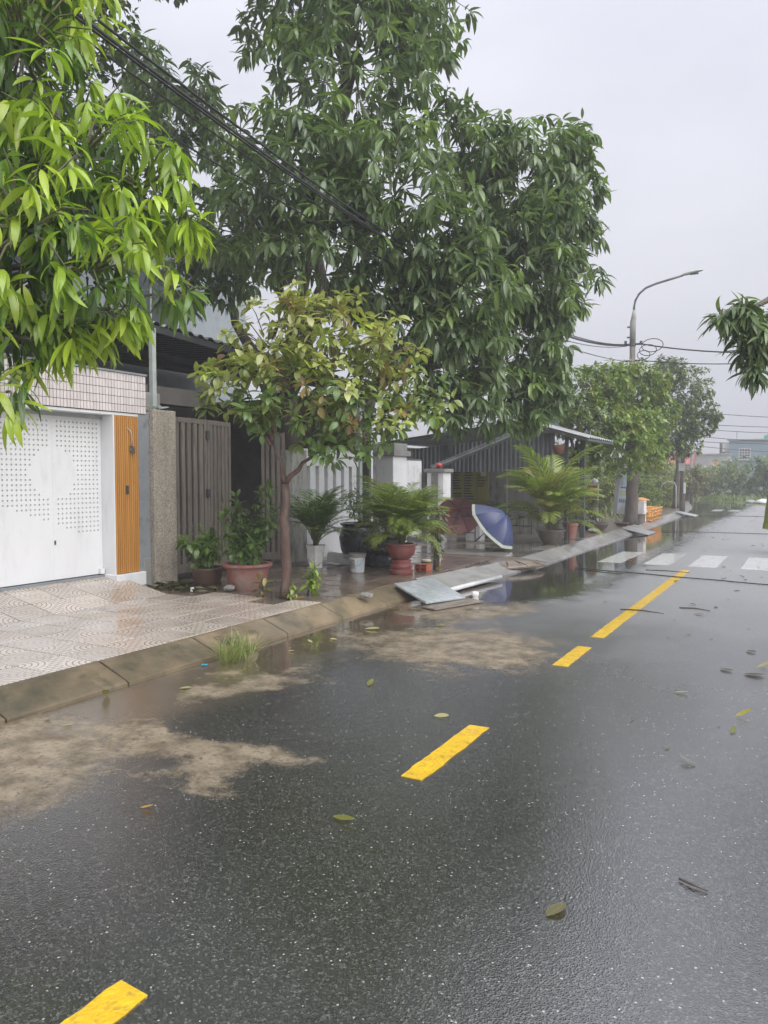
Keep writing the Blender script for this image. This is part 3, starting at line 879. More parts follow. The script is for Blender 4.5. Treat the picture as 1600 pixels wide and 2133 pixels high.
def gate_leaf(y0, y1, holes):
    """Sheet-metal leaf pierced by round holes; a disc in the middle stays blank."""
    m = MB(); x = -7.790
    z0, z1 = 0.365, 2.30
    pit = 0.0575
    nc = int((y1 - y0 - 0.05) / pit); ya = (y0 + y1) / 2 - nc * pit / 2
    nr = 24; za = z1 - 0.035 - nr * pit
    def quad(a, b, c, d):
        m.add([(x, a, c), (x, b, c), (x, b, d), (x, a, d)], [(0, 1, 2, 3)])
    quad(y0, ya, z0, z1); quad(ya + nc * pit, y1, z0, z1)
    quad(ya, ya + nc * pit, z0, za); quad(ya, ya + nc * pit, za + nr * pit, z1)
    for i in range(nc):
        for j in range(nr):
            cy, cz = ya + (i + .5) * pit, za + (j + .5) * pit
            t = (cy - y0) / (y1 - y0)
            low = (1.30 - 0.27 * t) if y0 < 6 else (1.02 - 0.22 * t)
            blank = (cy - 6.03) ** 2 + (cz - 1.63) ** 2 < 0.315 ** 2 or cz < low or not holes
            if blank:
                quad(cy - pit / 2, cy + pit / 2, cz - pit / 2, cz + pit / 2)
            else:
                r, h = 0.0125, pit / 2
                ring = [(x, cy + r * math.cos(R(22.5 + 45 * k)), cz + r * math.sin(R(22.5 + 45 * k))) for k in range(8)]
                sq = [(x, cy + h * (1 if -90 < a < 90 else -1) * (1 if abs(math.cos(R(a))) > .3 else 0), 0) for a in ()]
                cor = [(x, cy + h, cz + h), (x, cy - h, cz + h), (x, cy - h, cz - h), (x, cy + h, cz - h)]
                V = ring + cor
                F = [(7, 0, 8, 11), (0, 1, 8), (1, 2, 9, 8), (2, 3, 9), (3, 4, 10, 9), (4, 5, 10), (5, 6, 11, 10), (6, 7, 11)]
                m.add(V, F)
                inn = [(x - 0.012, p[1], p[2]) for p in ring]
                m.add(ring + inn, [(k, (k + 1) % 8, 8 + (k + 1) % 8, 8 + k) for k in range(8)])
    o = m.build('gate_leaf', M['gate_white'], gw)
    MB().box(x - 0.03, x - 0.013, y0 + .004, y1 - .004, z0, z1).build('backing_sheet', M['gate_back'], o)
    MB().box(x - 0.012, x - 0.0005, y0 - .004, y0 + .0005, z0, z1).build('leaf_edge', M['gate_white'], o)
    return o
for k, (a, b) in enumerate(((6.025, 6.733), (5.25, 6.02), (4.475, 5.245), (3.70, 4.47), (2.9, 3.695))):
    lf = gate_leaf(a, b, k < 3)
    if k == 0:
        MB().box(-7.789, -7.775, 6.028, 6.042, 0.78, 0.83).build('keyhole_plate', M['steel_dark'], lf)
        MB().box(-7.789, -7.74, 6.66, 6.72, 0.366, 0.43).build('hinge', M['gate_white'], lf)

# orange slatted panel beside the gate
sp = thing('slatted_panel', (-7.56, 7.0, 0.2), 'orange vertical slat cladding on the narrow pier right of the white gate', 'panel')
MB().box(-7.80, -7.585, 6.753, 7.14, 0.36, 2.346).build('backing', M['orange_wood'], sp)
nsl = 12; wsl = (7.14 - 6.753) / nsl
for i in range(nsl):
    a = 6.753 + i * wsl
    MB().box(-7.584, -7.565 + random.uniform(-.001, .001), a + .004, a + wsl - .004, 0.362, 2.344).build('slat', M['orange_wood'], sp, bevel=0.003)
MB().box(-7.80, -7.52, 6.72, 7.20, 0.10, 0.355).build('plinth', M['gate_white'], sp, bevel=0.006)
MB().box(-7.566, -7.556, 6.92, 6.96, 1.36, 1.47).build('bell_box_recess', M['steel_dark'], sp)
MB().tube([(-7.57, 6.96, 2.20), (-7.54, 6.98, 2.17), (-7.535, 7.0, 2.12), (-7.54, 7.01, 2.06), (-7.545, 7.005, 1.98)], 0.006, 6).build('wire', M['pvc'], sp, smooth='all')
wb = MB()
for k in range(5):
    a0 = k * 1.1
    wb.tube([(-7.54 + .012 * math.cos(i * .9 + a0), 7.015 + .035 * math.cos(i * .63 + a0), 1.93 + .045 * math.sin(i * .63 + a0 * .6)) for i in range(11)], 0.0045, 5)
wb.build('wire_coil', M['steel'], sp, smooth='all')

pl = thing('plaster_pier', (-7.6, 7.24, 0.15), 'narrow bare grey plaster strip between orange slats and speckled pier', 'pier')
MB().box(-7.95, -7.57, 7.145, 7.335, 0.10, 2.42).build('pier', M['plaster_grey'], pl, bevel=0.008)
MB().box(-7.95, -7.56, 7.205, 7.334, 0.10, 0.52).build('rough_base', M['concrete'], pl, bevel=0.012)
gp = thing('speckled_pier', (-7.6, 7.54, 0.15), 'speckled washed-stone gate pier left of the brown slat gate', 'pier')
MB().box(-7.9, -7.50, 7.337, 7.745, 0.10, 2.46).build('pier', M['granite'], gp, bevel=0.012)
wm = MB()
for k in range(9):
    wm.tube([(-7.62 + random.uniform(-.12, .12), 7.43 + .03 * i + random.uniform(-.05, .05), 2.47 + .045 * abs(math.sin(i * .8 + k))) for i in range(8)], 0.004, 4)
tag(wm.build('tangled_wire', M['steel_light'], None, smooth='all'), 'tangle of thin pale wire on top of the speckled pier', 'wire')

# brown slat gate
bg = thing('slat_gate', (-7.65, 8.5, 0.2), 'brown-grey metal slat gate behind the potted shrubs', 'gate')
def slat_leaf(p0, p1, z0, z1, n, name='gate_leaf'):
    a, b = Vector((p0[0], p0[1], 0)), Vector((p1[0], p1[1], 0))
    d = (b - a); ln = d.length; ang = math.atan2(d.y, d.x)
    def bar(s0, s1, za, zb, th, out=0.0):
        c = a + d * ((s0 + s1) / 2 / ln); nrm = Vector((math.sin(ang), -math.cos(ang), 0))
        c = c + nrm * out
        return MB().obox((c.x, c.y, (za + zb) / 2), (s1 - s0, th, zb - za), ang)
    fr = MB()
    for q in (bar(0, .055, z0, z1, .05), bar(ln - .055, ln, z0, z1, .05), bar(.055, ln - .055, z1 - .07, z1, .045), bar(.055, ln - .055, z0, z0 + .12, .045)):
        fr.add(q.v, q.f)
    o = fr.build(name, M['brown_metal'], bg, bevel=0.004)
    stp = (ln - .11) / n
    for i in range(n):
        s0 = .055 + stp * i + stp * .2
        bar(s0, s0 + stp * .6, z0 + .121, z1 - .071, .03, .004).build('slat', M['brown_metal'], o, bevel=0.003)
    bar(.056, ln - .056, z0 + .62, z0 + .66, .02, -.02).build('cross_rail', M['brown_metal'], o)
    return o
l1 = slat_leaf((-7.62, 7.755), (-7.66, 8.50), 0.24, 2.40, 5)
l2 = slat_leaf((-7.66, 8.515), (-7.78, 9.16), 0.24, 2.40, 5)
for zz in (2.12, 1.28):
    MB().box(-7.64, -7.60, 8.47, 8.53, zz, zz + .12).build('hinge', M['steel_dark'], bg, bevel=0.005)
l3 = slat_leaf((-7.62, 10.36), (-7.98, 10.2), 0.2, 2.30, 3)

# pier, slotted white wall, columns of the next front
cp = thing('stained_pier', (-7.6, 10.6, 0.15), 'rain-stained pale pier between brown gate and slotted white wall', 'pier')
MB().box(-7.95, -7.50, 10.40, 10.82, 0.10, 2.02).build('pier', M['stained_wall'], cp, bevel=0.01)
sw = thing('slotted_wall', (-7.65, 11.8, 0.15), 'white garden wall with narrow upright slots behind the potted palms', 'wall')
MB().box(-7.85, -7.62, 10.82, 12.72, 0.10, 0.95).build('lower_wall', M['white_wall'], sw)
MB().box(-7.85, -7.617, 10.82, 12.72, 1.76, 2.06).build('top_band', M['white_wall'], sw, bevel=0.006)
MB().box(-7.84, -7.74, 10.83, 12.71, 0.951, 1.759).build('recess', M['stained_wall'], sw)
yy = 10.82
for k in range(7):
    MB().box(-7.739, -7.62, yy, yy + 0.165, 0.951, 1.759).build('slot_pier', M['white_wall'], sw, bevel=0.004)
    yy += 0.278
tag(MB().box(-7.72, -7.62, 12.78, 12.88, 0.1, 2.9).build('white_post', M['steel_light'], None, bevel=0.006), 'thin white post at the right end of the slotted wall', 'post')
c1 = thing('white_column', (-7.7, 14.4, 0.15), 'white square column with grey stepped cap under the mango tree', 'column')
MB().box(-8.0, -7.6, 14.1, 14.72, 0.1, 2.0).build('shaft', M['white_wall'], c1, bevel=0.01)
MB().box(-8.06, -7.54, 14.04, 14.80, 2.001, 2.11).build('cap', M['concrete'], c1, bevel=0.01)
MB().box(-8.0, -7.58, 14.12, 14.70, 2.111, 2.27).build('cap_block', M['concrete'], c1, bevel=0.01)
cg = thing('corrugated_gate', (-7.62, 15.25, 0.15), 'pale ribbed sheet gate between white column and mossy column', 'gate')
def corrugated(name, mat, parent, p0, p1, zb0, zb1, zt0, zt1, pitch=0.09, amp=0.014, thick=0.0):
    """Upright ribbed sheet from p0 to p1; bottom and top heights given at both ends."""
    a, b = Vector((*p0, 0)), Vector((*p1, 0)); d = b - a; ln = d.length; n = max(2, int(ln / pitch)) * 4
    nv = Vector((d.y, -d.x, 0)).normalized(); m = MB(); V, F = [], []
    for i in range(n + 1):
        t = i / n; ph = i % 4
        off = amp * (1 if ph in (1, 2) else -1)
        q = a + d * t + nv * off
        V += [(q.x, q.y, zb0 + (zb1 - zb0) * t), (q.x, q.y, zt0 + (zt1 - zt0) * t)]
    for i in range(n): F.append((2 * i, 2 * i + 2, 2 * i + 3, 2 * i + 1))
    return m.add(V, F).build(name, mat, parent)
corrugated('sheet', M['white_wall'], cg, (-7.63, 14.75), (-7.63, 15.5), 0.25, 0.25, 1.92, 1.92, 0.075)
MB().box(-7.68, -7.645, 14.74, 15.5, 0.2, 0.26).build('bottom_rail', M['steel'], cg)
MB().box(-7.68, -7.645, 14.74, 15.5, 1.90, 1.96).build('top_rail', M['steel'], cg)
c2 = thing('mossy_column', (-7.25, 15.6, 0.15), 'short white column with dark mossy stripe beside the menu board', 'column')
MB().box(-7.45, -7.05, 15.4, 15.8, 0.1, 1.66).build('shaft', M['white_wall'], c2, bevel=0.01)
MB().box(-7.34, -7.18, 15.385, 15.399, 0.15, 1.64).build('mossy_stripe', M['stone'], c2)
MB().box(-7.5, -7.0, 15.35, 15.85, 1.661, 1.74).build('cap', M['concrete'], c2, bevel=0.012)
rl = thing('red_lantern', (-7.2, 15.5, 1.74), 'small red lamp sitting on top of the mossy column', 'lamp')
MB().lathe([(.02, 0), (.05, .02), (.075, .05), (.078, .08), (.06, .11), (.03, .13), (.01, .135)], (-7.2, 15.5, 1.745), 14).build('globe', M['red_lamp'], rl, smooth='all')
MB().lathe([(.06, 0), (.06, .02), (.03, .021)], (-7.2, 15.5, 1.741), 12).build('base', M['steel_dark'], rl)

# ------------------------------------------------------------------ house behind, with carport canopy
hs = thing('house', (-13.2, 8.0, 0.15), 'pale two-storey house half hidden behind the mango trees', 'house')
MB().box(-18, -12.6, 1.0, 15.5, 0.1, 7.0).build('wall', M['house_wall'], hs)
MB().box(-18.3, -12.2, 0.7, 15.8, 7.0, 7.2).build('roof', M['concrete'], hs)
for y0 in (5.6, 8.6, 11.6):
    w = MB().box(-12.62, -12.56, y0, y0 + 1.3, 4.7, 6.1).build('window', M['glass'], hs)
    f = MB()
    f.box(-12.6, -12.53, y0 - .06, y0, 4.64, 6.16); f.box(-12.6, -12.53, y0 + 1.3, y0 + 1.36, 4.64, 6.16)
    f.box(-12.6, -12.53, y0, y0 + 1.3, 4.64, 4.7); f.box(-12.6, -12.53, y0, y0 + 1.3, 6.1, 6.16); f.box(-12.6, -12.54, y0 + .63, y0 + .67, 4.7, 6.1)
    f.build('frame', M['steel_light'], w)
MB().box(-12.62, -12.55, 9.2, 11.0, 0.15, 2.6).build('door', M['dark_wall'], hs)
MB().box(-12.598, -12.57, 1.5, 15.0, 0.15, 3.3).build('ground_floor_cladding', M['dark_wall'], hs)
cn = thing('carport_canopy', (-10, 9.5, 0.15), 'corrugated pale roof over the dark carport behind the brown gate', 'canopy')
V, F = [], []; n = 0
ny = int((14.0 - 1.0) / 0.055)
for i in range(ny + 1):
    y = 1.0 + i * 0.055
    zz = 3.70 - (y - 8.0) * 0.045 + 0.022 * (1 if (i % 4) in (1, 2) else -1)
    V += [(-7.98, y, zz), (-12.55, y, zz + 0.55)]
    if i: F.append((2 * i - 2, 2 * i, 2 * i + 1, 2 * i - 1))
MB().add(V, F).build('roof_sheet', M['roof_sheet'], cn)
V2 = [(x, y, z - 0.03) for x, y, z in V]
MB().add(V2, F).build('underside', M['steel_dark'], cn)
MB().add([(-7.99, 1.0, 3.60 + .30), (-7.99, 14, 3.30), (-7.99, 14, 3.40), (-7.99, 1.0, 3.98), (-8.03, 1.0, 3.60 + .30), (-8.03, 14, 3.30), (-8.03, 14, 3.40), (-8.03, 1.0, 3.98)],
         [(0, 1, 2, 3), (4, 7, 6, 5), (0, 4, 5, 1)]).build('eave_beam', M['steel_dark'], cn)
for y in (2.0, 5.0, 7.85, 10.6, 13.3):
    MB().box(-8.06, -7.985, y - .035, y + .035, 2.42 if y == 7.85 else 0.15, 3.70 - (y - 8) * .045 - .07).build('post', M['steel_light'] if y == 7.85 else M['steel'], cn, bevel=0.006)
for x in (-9.2, -10.4, -11.6):
    MB().box(x - .04, x + .04, 1.0, 14.0, 3.42 + (-8 - x) * .12 - .1, 3.42 + (-8 - x) * .12).build('purlin', M['steel_dark'], cn)
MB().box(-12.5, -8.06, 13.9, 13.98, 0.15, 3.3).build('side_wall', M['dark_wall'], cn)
MB().box(-8.35, -8.10, 1.2, 9.2, 2.62, 2.86).build('beam', M['dark_wall'], cn)
MB().box(-8.4, -8.05, 7.72, 8.02, 2.44, 2.75).build('beam_end', M['concrete'], cn, bevel=.02)

# ------------------------------------------------------------------ roadside shed
sh = thing('shed', (-6.8, 19.0, 0.15), 'open roadside shed with grey corrugated gable and sheet roof', 'shed')
corrugated('gable_sheet', M['sheet_grey'], sh, (-8.6, 17.0), (-5.05, 17.0), 1.68, 1.68, 2.25, 2.56, 0.105, 0.016)
def roof(x0, z0, x1, z1, ya, yb, name):
    V, F = [], []; n = int((yb - ya) / .05)
    for i in range(n + 1):
        y = ya + i * .05; dz = .014 * (1 if (i % 4) in (1, 2) else -1)
        V += [(x0, y, z0 + dz), (x1, y, z1 + dz)]
        if i: F.append((2 * i - 2, 2 * i, 2 * i + 1, 2 * i - 1))
    m = MB().add(V, F); return m.build(name, M['roof_sheet'], sh)
roof(-5.75, 2.86, -4.22, 2.42, 16.8, 19.2, 'roof_slope')
roof(-5.75, 2.86, -9.6, 2.42, 16.8, 22.2, 'roof_slope')
for (x, y, w, z) in ((-6.21, 17.08, .05, 2.62), (-4.80, 17.1, .07, 2.46), (-7.55, 16.9, .09, 3.3), (-4.63, 17.84, .11, 2.45), (-8.9, 17.1, .09, 2.4)):
    MB().box(x - w / 2, x + w / 2, y - w / 2, y + w / 2, 0.12, z).build('post', M['steel_dark'] if w > .06 else M['steel'], sh, bevel=0.005)
for (a, b) in (((-5.75, 16.86, 2.80), (-4.25, 16.86, 2.37)), ((-5.75, 16.86, 2.80), (-9.5, 16.86, 2.36)), ((-5.75, 19.1, 2.80), (-4.25, 19.1, 2.37))):
    d = Vector(b) - Vector(a)
    MB().tube([a, b], .045, 4).build('rafter', M['steel'], sh)
MB().tube([(-4.27, 16.8, 2.37), (-4.27, 19.2, 2.37)], .03, 4).build('purlin', M['steel'], sh)
MB().tube([(-4.8, 16.8, 2.52), (-4.8, 19.2, 2.52)], .03, 4).build('purlin', M['steel'], sh)
MB().tube([(-7.5, 15.75, 1.76), (-7.0, 16.05, 1.98), (-5.6, 16.7, 2.62)], .055, 4).build('gutter', M['steel'], sh)
MB().tube([(-7.52, 15.72, 1.80), (-7.02, 16.02, 2.03), (-5.62, 16.66, 2.69)], .018, 6).build('pipe', M['steel'], sh)
MB().box(-9.6, -5.6, 21.6, 21.75, 0.12, 2.4).build('back_wall', M['stained_wall'], sh)
MB().box(-9.75, -9.6, 17.0, 21.75, 0.12, 2.35).build('side_wall', M['stained_wall'], sh)
MB().box(-6.55, -6.4, 21.56, 21.59, .15, 1.5).build('dark_pilaster', M['dark_wall'], sh)
mb = thing('menu_board', (-8.6, 20.5, 0.15), 'olive yellow price board with rows of small print in the shed', 'sign')
MB().box(-9.16, -8.0, 20.5, 20.53, 0.58, 1.78).build('panel', M['menu'], mb)
for k in range(3):
    for j in range(11):
        if random.random() < .85 and not (k == 2 and j > 5):
            x0 = -9.08 + k * .38
            MB().box(x0, x0 + random.uniform(.14, .27), 20.494, 20.4995, 1.66 - j * .075, 1.69 - j * .075).build('print', M['ink'], mb)
for x in (-8.72, -8.34):
    MB().box(x, x + .008, 20.494, 20.4995, .85, 1.74).build('print', M['ink'], mb)
MB().box(-9.1, -8.06, 20.494, 20.4995, .82, .828).build('print', M['ink'], mb)
for k in range(9):
    MB().box(-8.75 + k * .07, -8.70 + k * .07, 20.494, 20.4995, .70, .77).build('print', M['ink'], mb)
MB().box(-8.22, -8.06, 20.492, 20.4995, 1.58, 1.72).build('print', M['bldg_white'], mb)
for x in (-9.1, -8.06):
    MB().box(x, x + .04, 20.531, 20.57, .15, 1.78).build('leg', M['steel_dark'], mb)

def table(loc, sx, sy, h, label, mat_top, leg=M['steel_dark'], rot=0.0):
    t = thing('table', loc, label, 'table')
    x, y, z = loc
    MB().box(x - sx / 2, x + sx / 2, y - sy / 2, y + sy / 2, z + h - .03, z + h).build('top', mat_top, t, bevel=0.006)
    for a in (-1, 1):
        for b in (-1, 1):
            MB().tube([(x + a * (sx / 2 - .05), y + b * (sy / 2 - .05), z), (x + a * (sx / 2 - .05), y + b * (sy / 2 - .05), z + h - .03)], .014, 6).build('leg', leg, t)
    MB().tube([(x - sx / 2 + .05, y - sy / 2 + .05, z + .2), (x + sx / 2 - .05, y - sy / 2 + .05, z + .2)], .01, 6).build('stretcher', leg, t)
    return t
table((-6.55, 18.5, .15), 1.25, .6, .66, 'low dark table under the shed right of the menu board', M['steel_dark'])
table((-6.75, 15.75, .15), .9, .55, .58, 'dark table standing behind the dusty red umbrella', M['steel_dark'])
gc = MB().box(-6.62, -6.32, 15.47, 15.9, .735, .80).build('folded_cloth', M['green_cloth'], None, bevel=.02)
tag(gc, 'dark green folded cloth on the table by the umbrellas', 'cloth')
for x, y, w, lab in ((-7.05, 15.75, .22, 'white box under the table, left of the table legs'), (-6.5, 15.9, .34, 'larger white box under the table, right of the table legs')):
    b = thing('storage_box', (x, y, .147), lab, 'box')
    MB().box(x - w / 2, x + w / 2, y - .14, y + .14, .148, .52).build('body', M['foam'], b, bevel=.01)
    MB().box(x - w / 2 - .01, x + w / 2 + .01, y - .15, y + .15, .521, .56).build('lid', M['foam'], b, bevel=.008)
st = thing('stool', (-6.05, 18.1, .15), 'thin metal stool at the right end of the low table', 'stool')
MB().box(-6.2, -5.9, 17.95, 18.25, .56, .60).build('seat', M['steel_dark'], st, bevel=.005)
for a in (-6.18, -5.92):
    for b in (17.97, 18.23):
        MB().tube([(a, b, .15), (a, b, .56)], .011, 6).build('leg', M['steel'], st)

# blue and white signboard rising behind the shed
bs = thing('signboard', (-7.65, 25, 0.0), 'blue and white signboard on posts rising behind the shed roof', 'sign')
MB().box(-8.3, -7.0, 25, 25.12, 3.1, 4.0).build('panel', M['bldg_white'], bs)
MB().box(-8.28, -7.02, 24.985, 24.998, 3.12, 3.45).build('blue_band', M['print_blue'], bs)
MB().box(-7.3, -7.02, 24.97, 24.984, 3.14, 3.40).build('pale_print', M['print_pale'], bs)
for k in range(6):
    MB().box(-8.2 + k * .17, -8.09 + k * .17, 24.985, 24.998, 3.58, 3.78).build('lettering', M['print_blue'], bs)
for x in (-8.15, -7.1):
    MB().tube([(x, 25.2, -.05), (x, 25.2, 3.9)], .05, 8).build('post', M['steel'], bs)

# ------------------------------------------------------------------ far buildings
def window(parent, x0, x1, y, z0, z1, mat=None):
    w = MB().box(x0, x1, y - .03, y - .004, z0, z1).build('window', mat or M['glass'], parent)
    f = MB(); t = .06
    f.box(x0 - t, x0, y - .06, y - .004, z0 - t, z1 + t); f.box(x1, x1 + t, y - .06, y - .004, z0 - t, z1 + t)
    f.box(x0, x1, y - .06, y - .004, z1, z1 + t); f.box(x0, x1, y - .06, y - .004, z0 - t, z0)
    f.build('frame', M['bldg_white'], w)
    g = MB()
    for k in range(1, 4):
        xx = x0 + (x1 - x0) * k / 4; g.box(xx - .02, xx + .02, y - .055, y - .031, z0, z1)
    for k in range(1, 4):
        zz = z0 + (z1 - z0) * k / 4; g.box(x0, x1, y - .054, y - .032, zz - .02, zz + .02)
    g.build('grille', M['bldg_white'], w)
b1 = thing('blue_building', (-3, 86, 0), 'blue-grey flat-roofed building with a grilled window at the road end', 'building')
MB().box(-7.3, 9.0, 85, 95, -.05, 5.1).build('wall', M['bldg_blue'], b1)
MB().box(-7.5, 9.2, 84.8, 95.2, 5.1, 5.22).build('roof', M['bldg_grey'], b1)
MB().box(-8.35, -7.32, 86.5, 94, -.05, 4.95).build('side_wing', M['bldg_dark'], b1)
MB().box(-8.0, -7.32, 85.6, 86.48, 4.0, 4.9).build('balcony_box', M['bldg_white'], b1)
MB().box(-7.75, -7.32, 85.6, 86.48, 2.8, 3.9).build('balcony_post', M['bldg_white'], b1)
window(b1, -6.35, -5.4, 85, 3.2, 4.25)
MB().box(-7.32, 9.02, 84.93, 84.99, 2.95, 3.05).build('string_course', M['bldg_dark'], b1)
window(b1, -3.4, -2.2, 85, 3.2, 4.25)
MB().tube([(-6.7, 86, 5.2), (-6.7, 86, 6.0)], .03, 5).build('roof_pipe', M['steel'], b1)
tl = thing('teal_shelter', (-3.2, 88, 5.2), 'teal sheet shelter on the roof of the blue-grey building', 'shelter')
MB().prism([(-4.3, 5.23), (-1.0, 5.23), (-1.0, 6.3), (-2.2, 6.3), (-4.3, 5.6)], 'y', 87, 91).build('cover', M['teal'], tl)
b2 = thing('red_roof_house', (-13, 78, 0), 'low house with faded red roof behind the far hedge', 'house')
MB().box(-15.5, -10.0, 78, 86, -.05, 2.7).build('wall', M['bldg_grey'], b2)
MB().prism([(77.6, 2.62), (86.4, 2.62), (82, 3.9), (80.5, 3.85)], 'x', -15.8, -9.9).build('roof', M['roof_red'], b2)
window(b2, -13.4, -12.2, 78, 1.2, 2.2)
b3 = thing('grey_warehouse', (-9, 80, 0), 'long low grey warehouse left of the blue-grey building', 'building')
MB().box(-10.6, -7.0, 80, 88, -.05, 3.55).build('wall', M['bldg_grey'], b3)
MB().box(-10.7, -6.9, 79.9, 88.1, 3.55, 3.68).build('roof_edge', M['concrete'], b3)
MB().box(-10.7, -9.9, 80.4, 84, 3.68, 4.0).build('roof_tank_base', M['bldg_grey'], b3)
MB().box(-10.6, -7.0, 79.93, 79.99, 2.2, 2.32).build('green_strip', M['teal'], b3)
b4 = thing('pink_sign_box', (-8.0, 79, 0), 'small pink boxed sign on a post in front of the grey warehouse', 'sign')
MB().box(-8.4, -7.7, 79, 79.3, 2.3, 2.95).build('box', M['bldg_pink'], b4)
MB().box(-8.1, -8.0, 79.1, 79.2, -.05, 2.3).build('post', M['bldg_white'], b4)
MB().box(-8.15, -7.95, 78.97, 78.995, 2.5, 2.75).build('print', M['bldg_white'], b4)

# ------------------------------------------------------------------ pots
GZ = 0.150
def pot(name, loc, prof, mat, label, n=24, soil=None, cat='pot', bands=(), group=None):
    t = thing(name, loc, label, cat, group)
    b = MB().lathe(prof, loc, n).build('body', mat, t, smooth=True)
    r, z = soil or (prof[-1][0] * .86, prof[-1][1] - .03)
    MB().lathe([(r, 0), (r, .012), (.01, .02)], (loc[0], loc[1], loc[2] + z), n).build('soil', M['soil'], t)
    for rr, zz, hh in bands:
        MB().lathe([(rr - .004, 0), (rr + .008, hh * .3), (rr + .008, hh * .7), (rr - .004, hh)], (loc[0], loc[1], loc[2] + zz), n, cap=False).build('band', mat, t, smooth=True)
    return t
def bowl(rb, rt, h, rim=.03, lip=.03):
    return [(rb, 0), (rb * 1.04, .02), (rb + (rt - rb) * .62, h * .45), (rt - .012, h - lip), (rt + rim * .6, h - lip * .9), (rt + rim * .6, h), (rt - .03, h + .001), (rt - .045, h - .05)]
pot('brown_pot', (-6.90, 7.66, GZ), bowl(.15, .21, .25), M['clay_brown'], 'dark brown clay pot with a low leafy shrub beside the speckled pier', soil=(.165, .2))
pot('red_bowl_pot', (-6.28, 7.72, GZ), bowl(.21, .29, .33, .05, .035), M['terracotta_old'], 'large worn red bowl pot with a tall shrub left of the small tree', soil=(.25, .28), bands=((.262, .245, .02), (.215, .05, .02)))
# white hexagonal pot
t = thing('white_planter', (-6.77, 10.0, GZ), 'tall white six-sided planter holding a feathery palm', 'pot')
MB().lathe([(.115, 0), (.12, .02), (.112, .03), (.135, .24), (.165, .34), (.172, .36), (.16, .362), (.145, .33)], (-6.77, 10.0, GZ), 6).build('body', M['pot_white'], t)
MB().lathe([(.145, 0), (.14, .01), (.01, .012)], (-6.77, 10.0, GZ + .33), 6).build('soil', M['soil'], t)
rel = MB()
for a in range(6):
    an = R(60 * a + 30)
    for k in range(7):
        c = Vector((-6.77 + .112 * math.cos(an) + random.uniform(-.02, .02) * math.sin(an), 10.0 + .112 * math.sin(an) + random.uniform(-.02, .02) * math.cos(an), GZ + .10 + .025 * k))
        rel.lathe([(.004, -.01), (.013, 0), (.004, .01)], c, 6)
rel.build('relief', M['pot_white'], t, smooth='all')
# foam tray behind
tr = thing('foam_tray', (-6.75, 10.65, GZ), 'broken white foam box lying behind the white planter', 'box')
MB().obox((-6.72, 10.65, GZ + .09), (.42, .22, .15), R(24), Matrix.Rotation(R(24), 3, 'Z') @ Matrix.Rotation(R(8), 3, 'Y')).build('body', M['foam'], tr, bevel=.01)
MB().obox((-6.53, 10.58, GZ + .13), (.10, .20, .04), R(60)).build('torn_corner', M['foam'], tr, bevel=.01)
# paint bucket
bx, by = -5.92, 9.85
t = thing('paint_bucket', (bx, by, GZ), 'white plastic paint bucket with grey cement-splashed rim', 'bucket')
MB().lathe([(.10, 0), (.104, .01), (.122, .27), (.125, .272), (.118, .273), (.098, .02)], (bx, by, GZ), 24).build('body', M['plastic_white'], t, smooth=True)
MB().lathe([(.121, .225), (.131, .23), (.131, .245), (.126, .25), (.133, .255), (.133, .285), (.12, .287)], (bx, by, GZ), 24, cap=False).build('rim', M['plastic_grey'], t, smooth=True)
MB().lathe([(.115, 0), (.115, .01), (.01, .011)], (bx, by, GZ + .262), 20).build('contents', M['soil'], t)
def wrap(rb, rt, z0, z1, a0, a1, mat, name, par, c):
    V, F = [], []; n = 8
    for i in range(n + 1):
        a = a0 + (a1 - a0) * i / n
        V += [(c[0] + rb * math.cos(a), c[1] + rb * math.sin(a), c[2] + z0), (c[0] + rt * math.cos(a), c[1] + rt * math.sin(a), c[2] + z1)]
        if i: F.append((2 * i - 2, 2 * i, 2 * i + 1, 2 * i - 1))
    return MB().add(V, F).build(name, mat, par, smooth='all')
wrap(.107, .1175, .06, .20, R(-130), R(-80), M['concrete'], 'faded_label', t, (bx, by, GZ))
wrap(.1075, .118, .04, .20, R(-62), R(-20), M['print_pale'], 'blue_label', t, (bx, by, GZ))
MB().tube([(bx + .13 * math.cos(R(a)), by + .13 * math.sin(R(a)), GZ + .24 - .13 * math.sin(R((a + 120) * 1.5))) for a in range(-120, 1, 15)], .003, 5).build('handle', M['alu'], t)
# black urn and stone-look table behind
t = thing('black_urn', (-6.55, 11.0, GZ), 'big black glazed urn in the shade behind the paint bucket', 'urn')
MB().lathe([(.20, 0), (.24, .03), (.33, .22), (.36, .42), (.32, .56), (.30, .60), (.34, .63), (.34, .66), (.29, .665), (.27, .60)], (-6.55, 11.0, GZ), 28).build('body', M['ceramic_black'], t, smooth=True)
MB().lathe([(.28, 0), (.28, .01), (.01, .012)], (-6.55, 11.0, GZ + .6), 20).build('soil', M['soil'], t)
t = thing('relief_jar', (-6.0, 10.85, GZ), 'dark jar with ochre moulded relief behind the red pedestal pot', 'jar')
MB().lathe([(.24, 0), (.26, .02), (.24, .06), (.25, .10), (.23, .16), (.22, .18), (.30, .24), (.325, .36), (.31, .44), (.34, .47), (.34, .50), (.28, .505), (.26, .46)], (-6.0, 10.85, GZ), 28).build('body', M['ceramic_black'], t, smooth=True)
MB().lathe([(.27, 0), (.27, .01), (.01, .012)], (-6.0, 10.85, GZ + .455), 20).build('soil', M['soil'], t)
rel = MB()
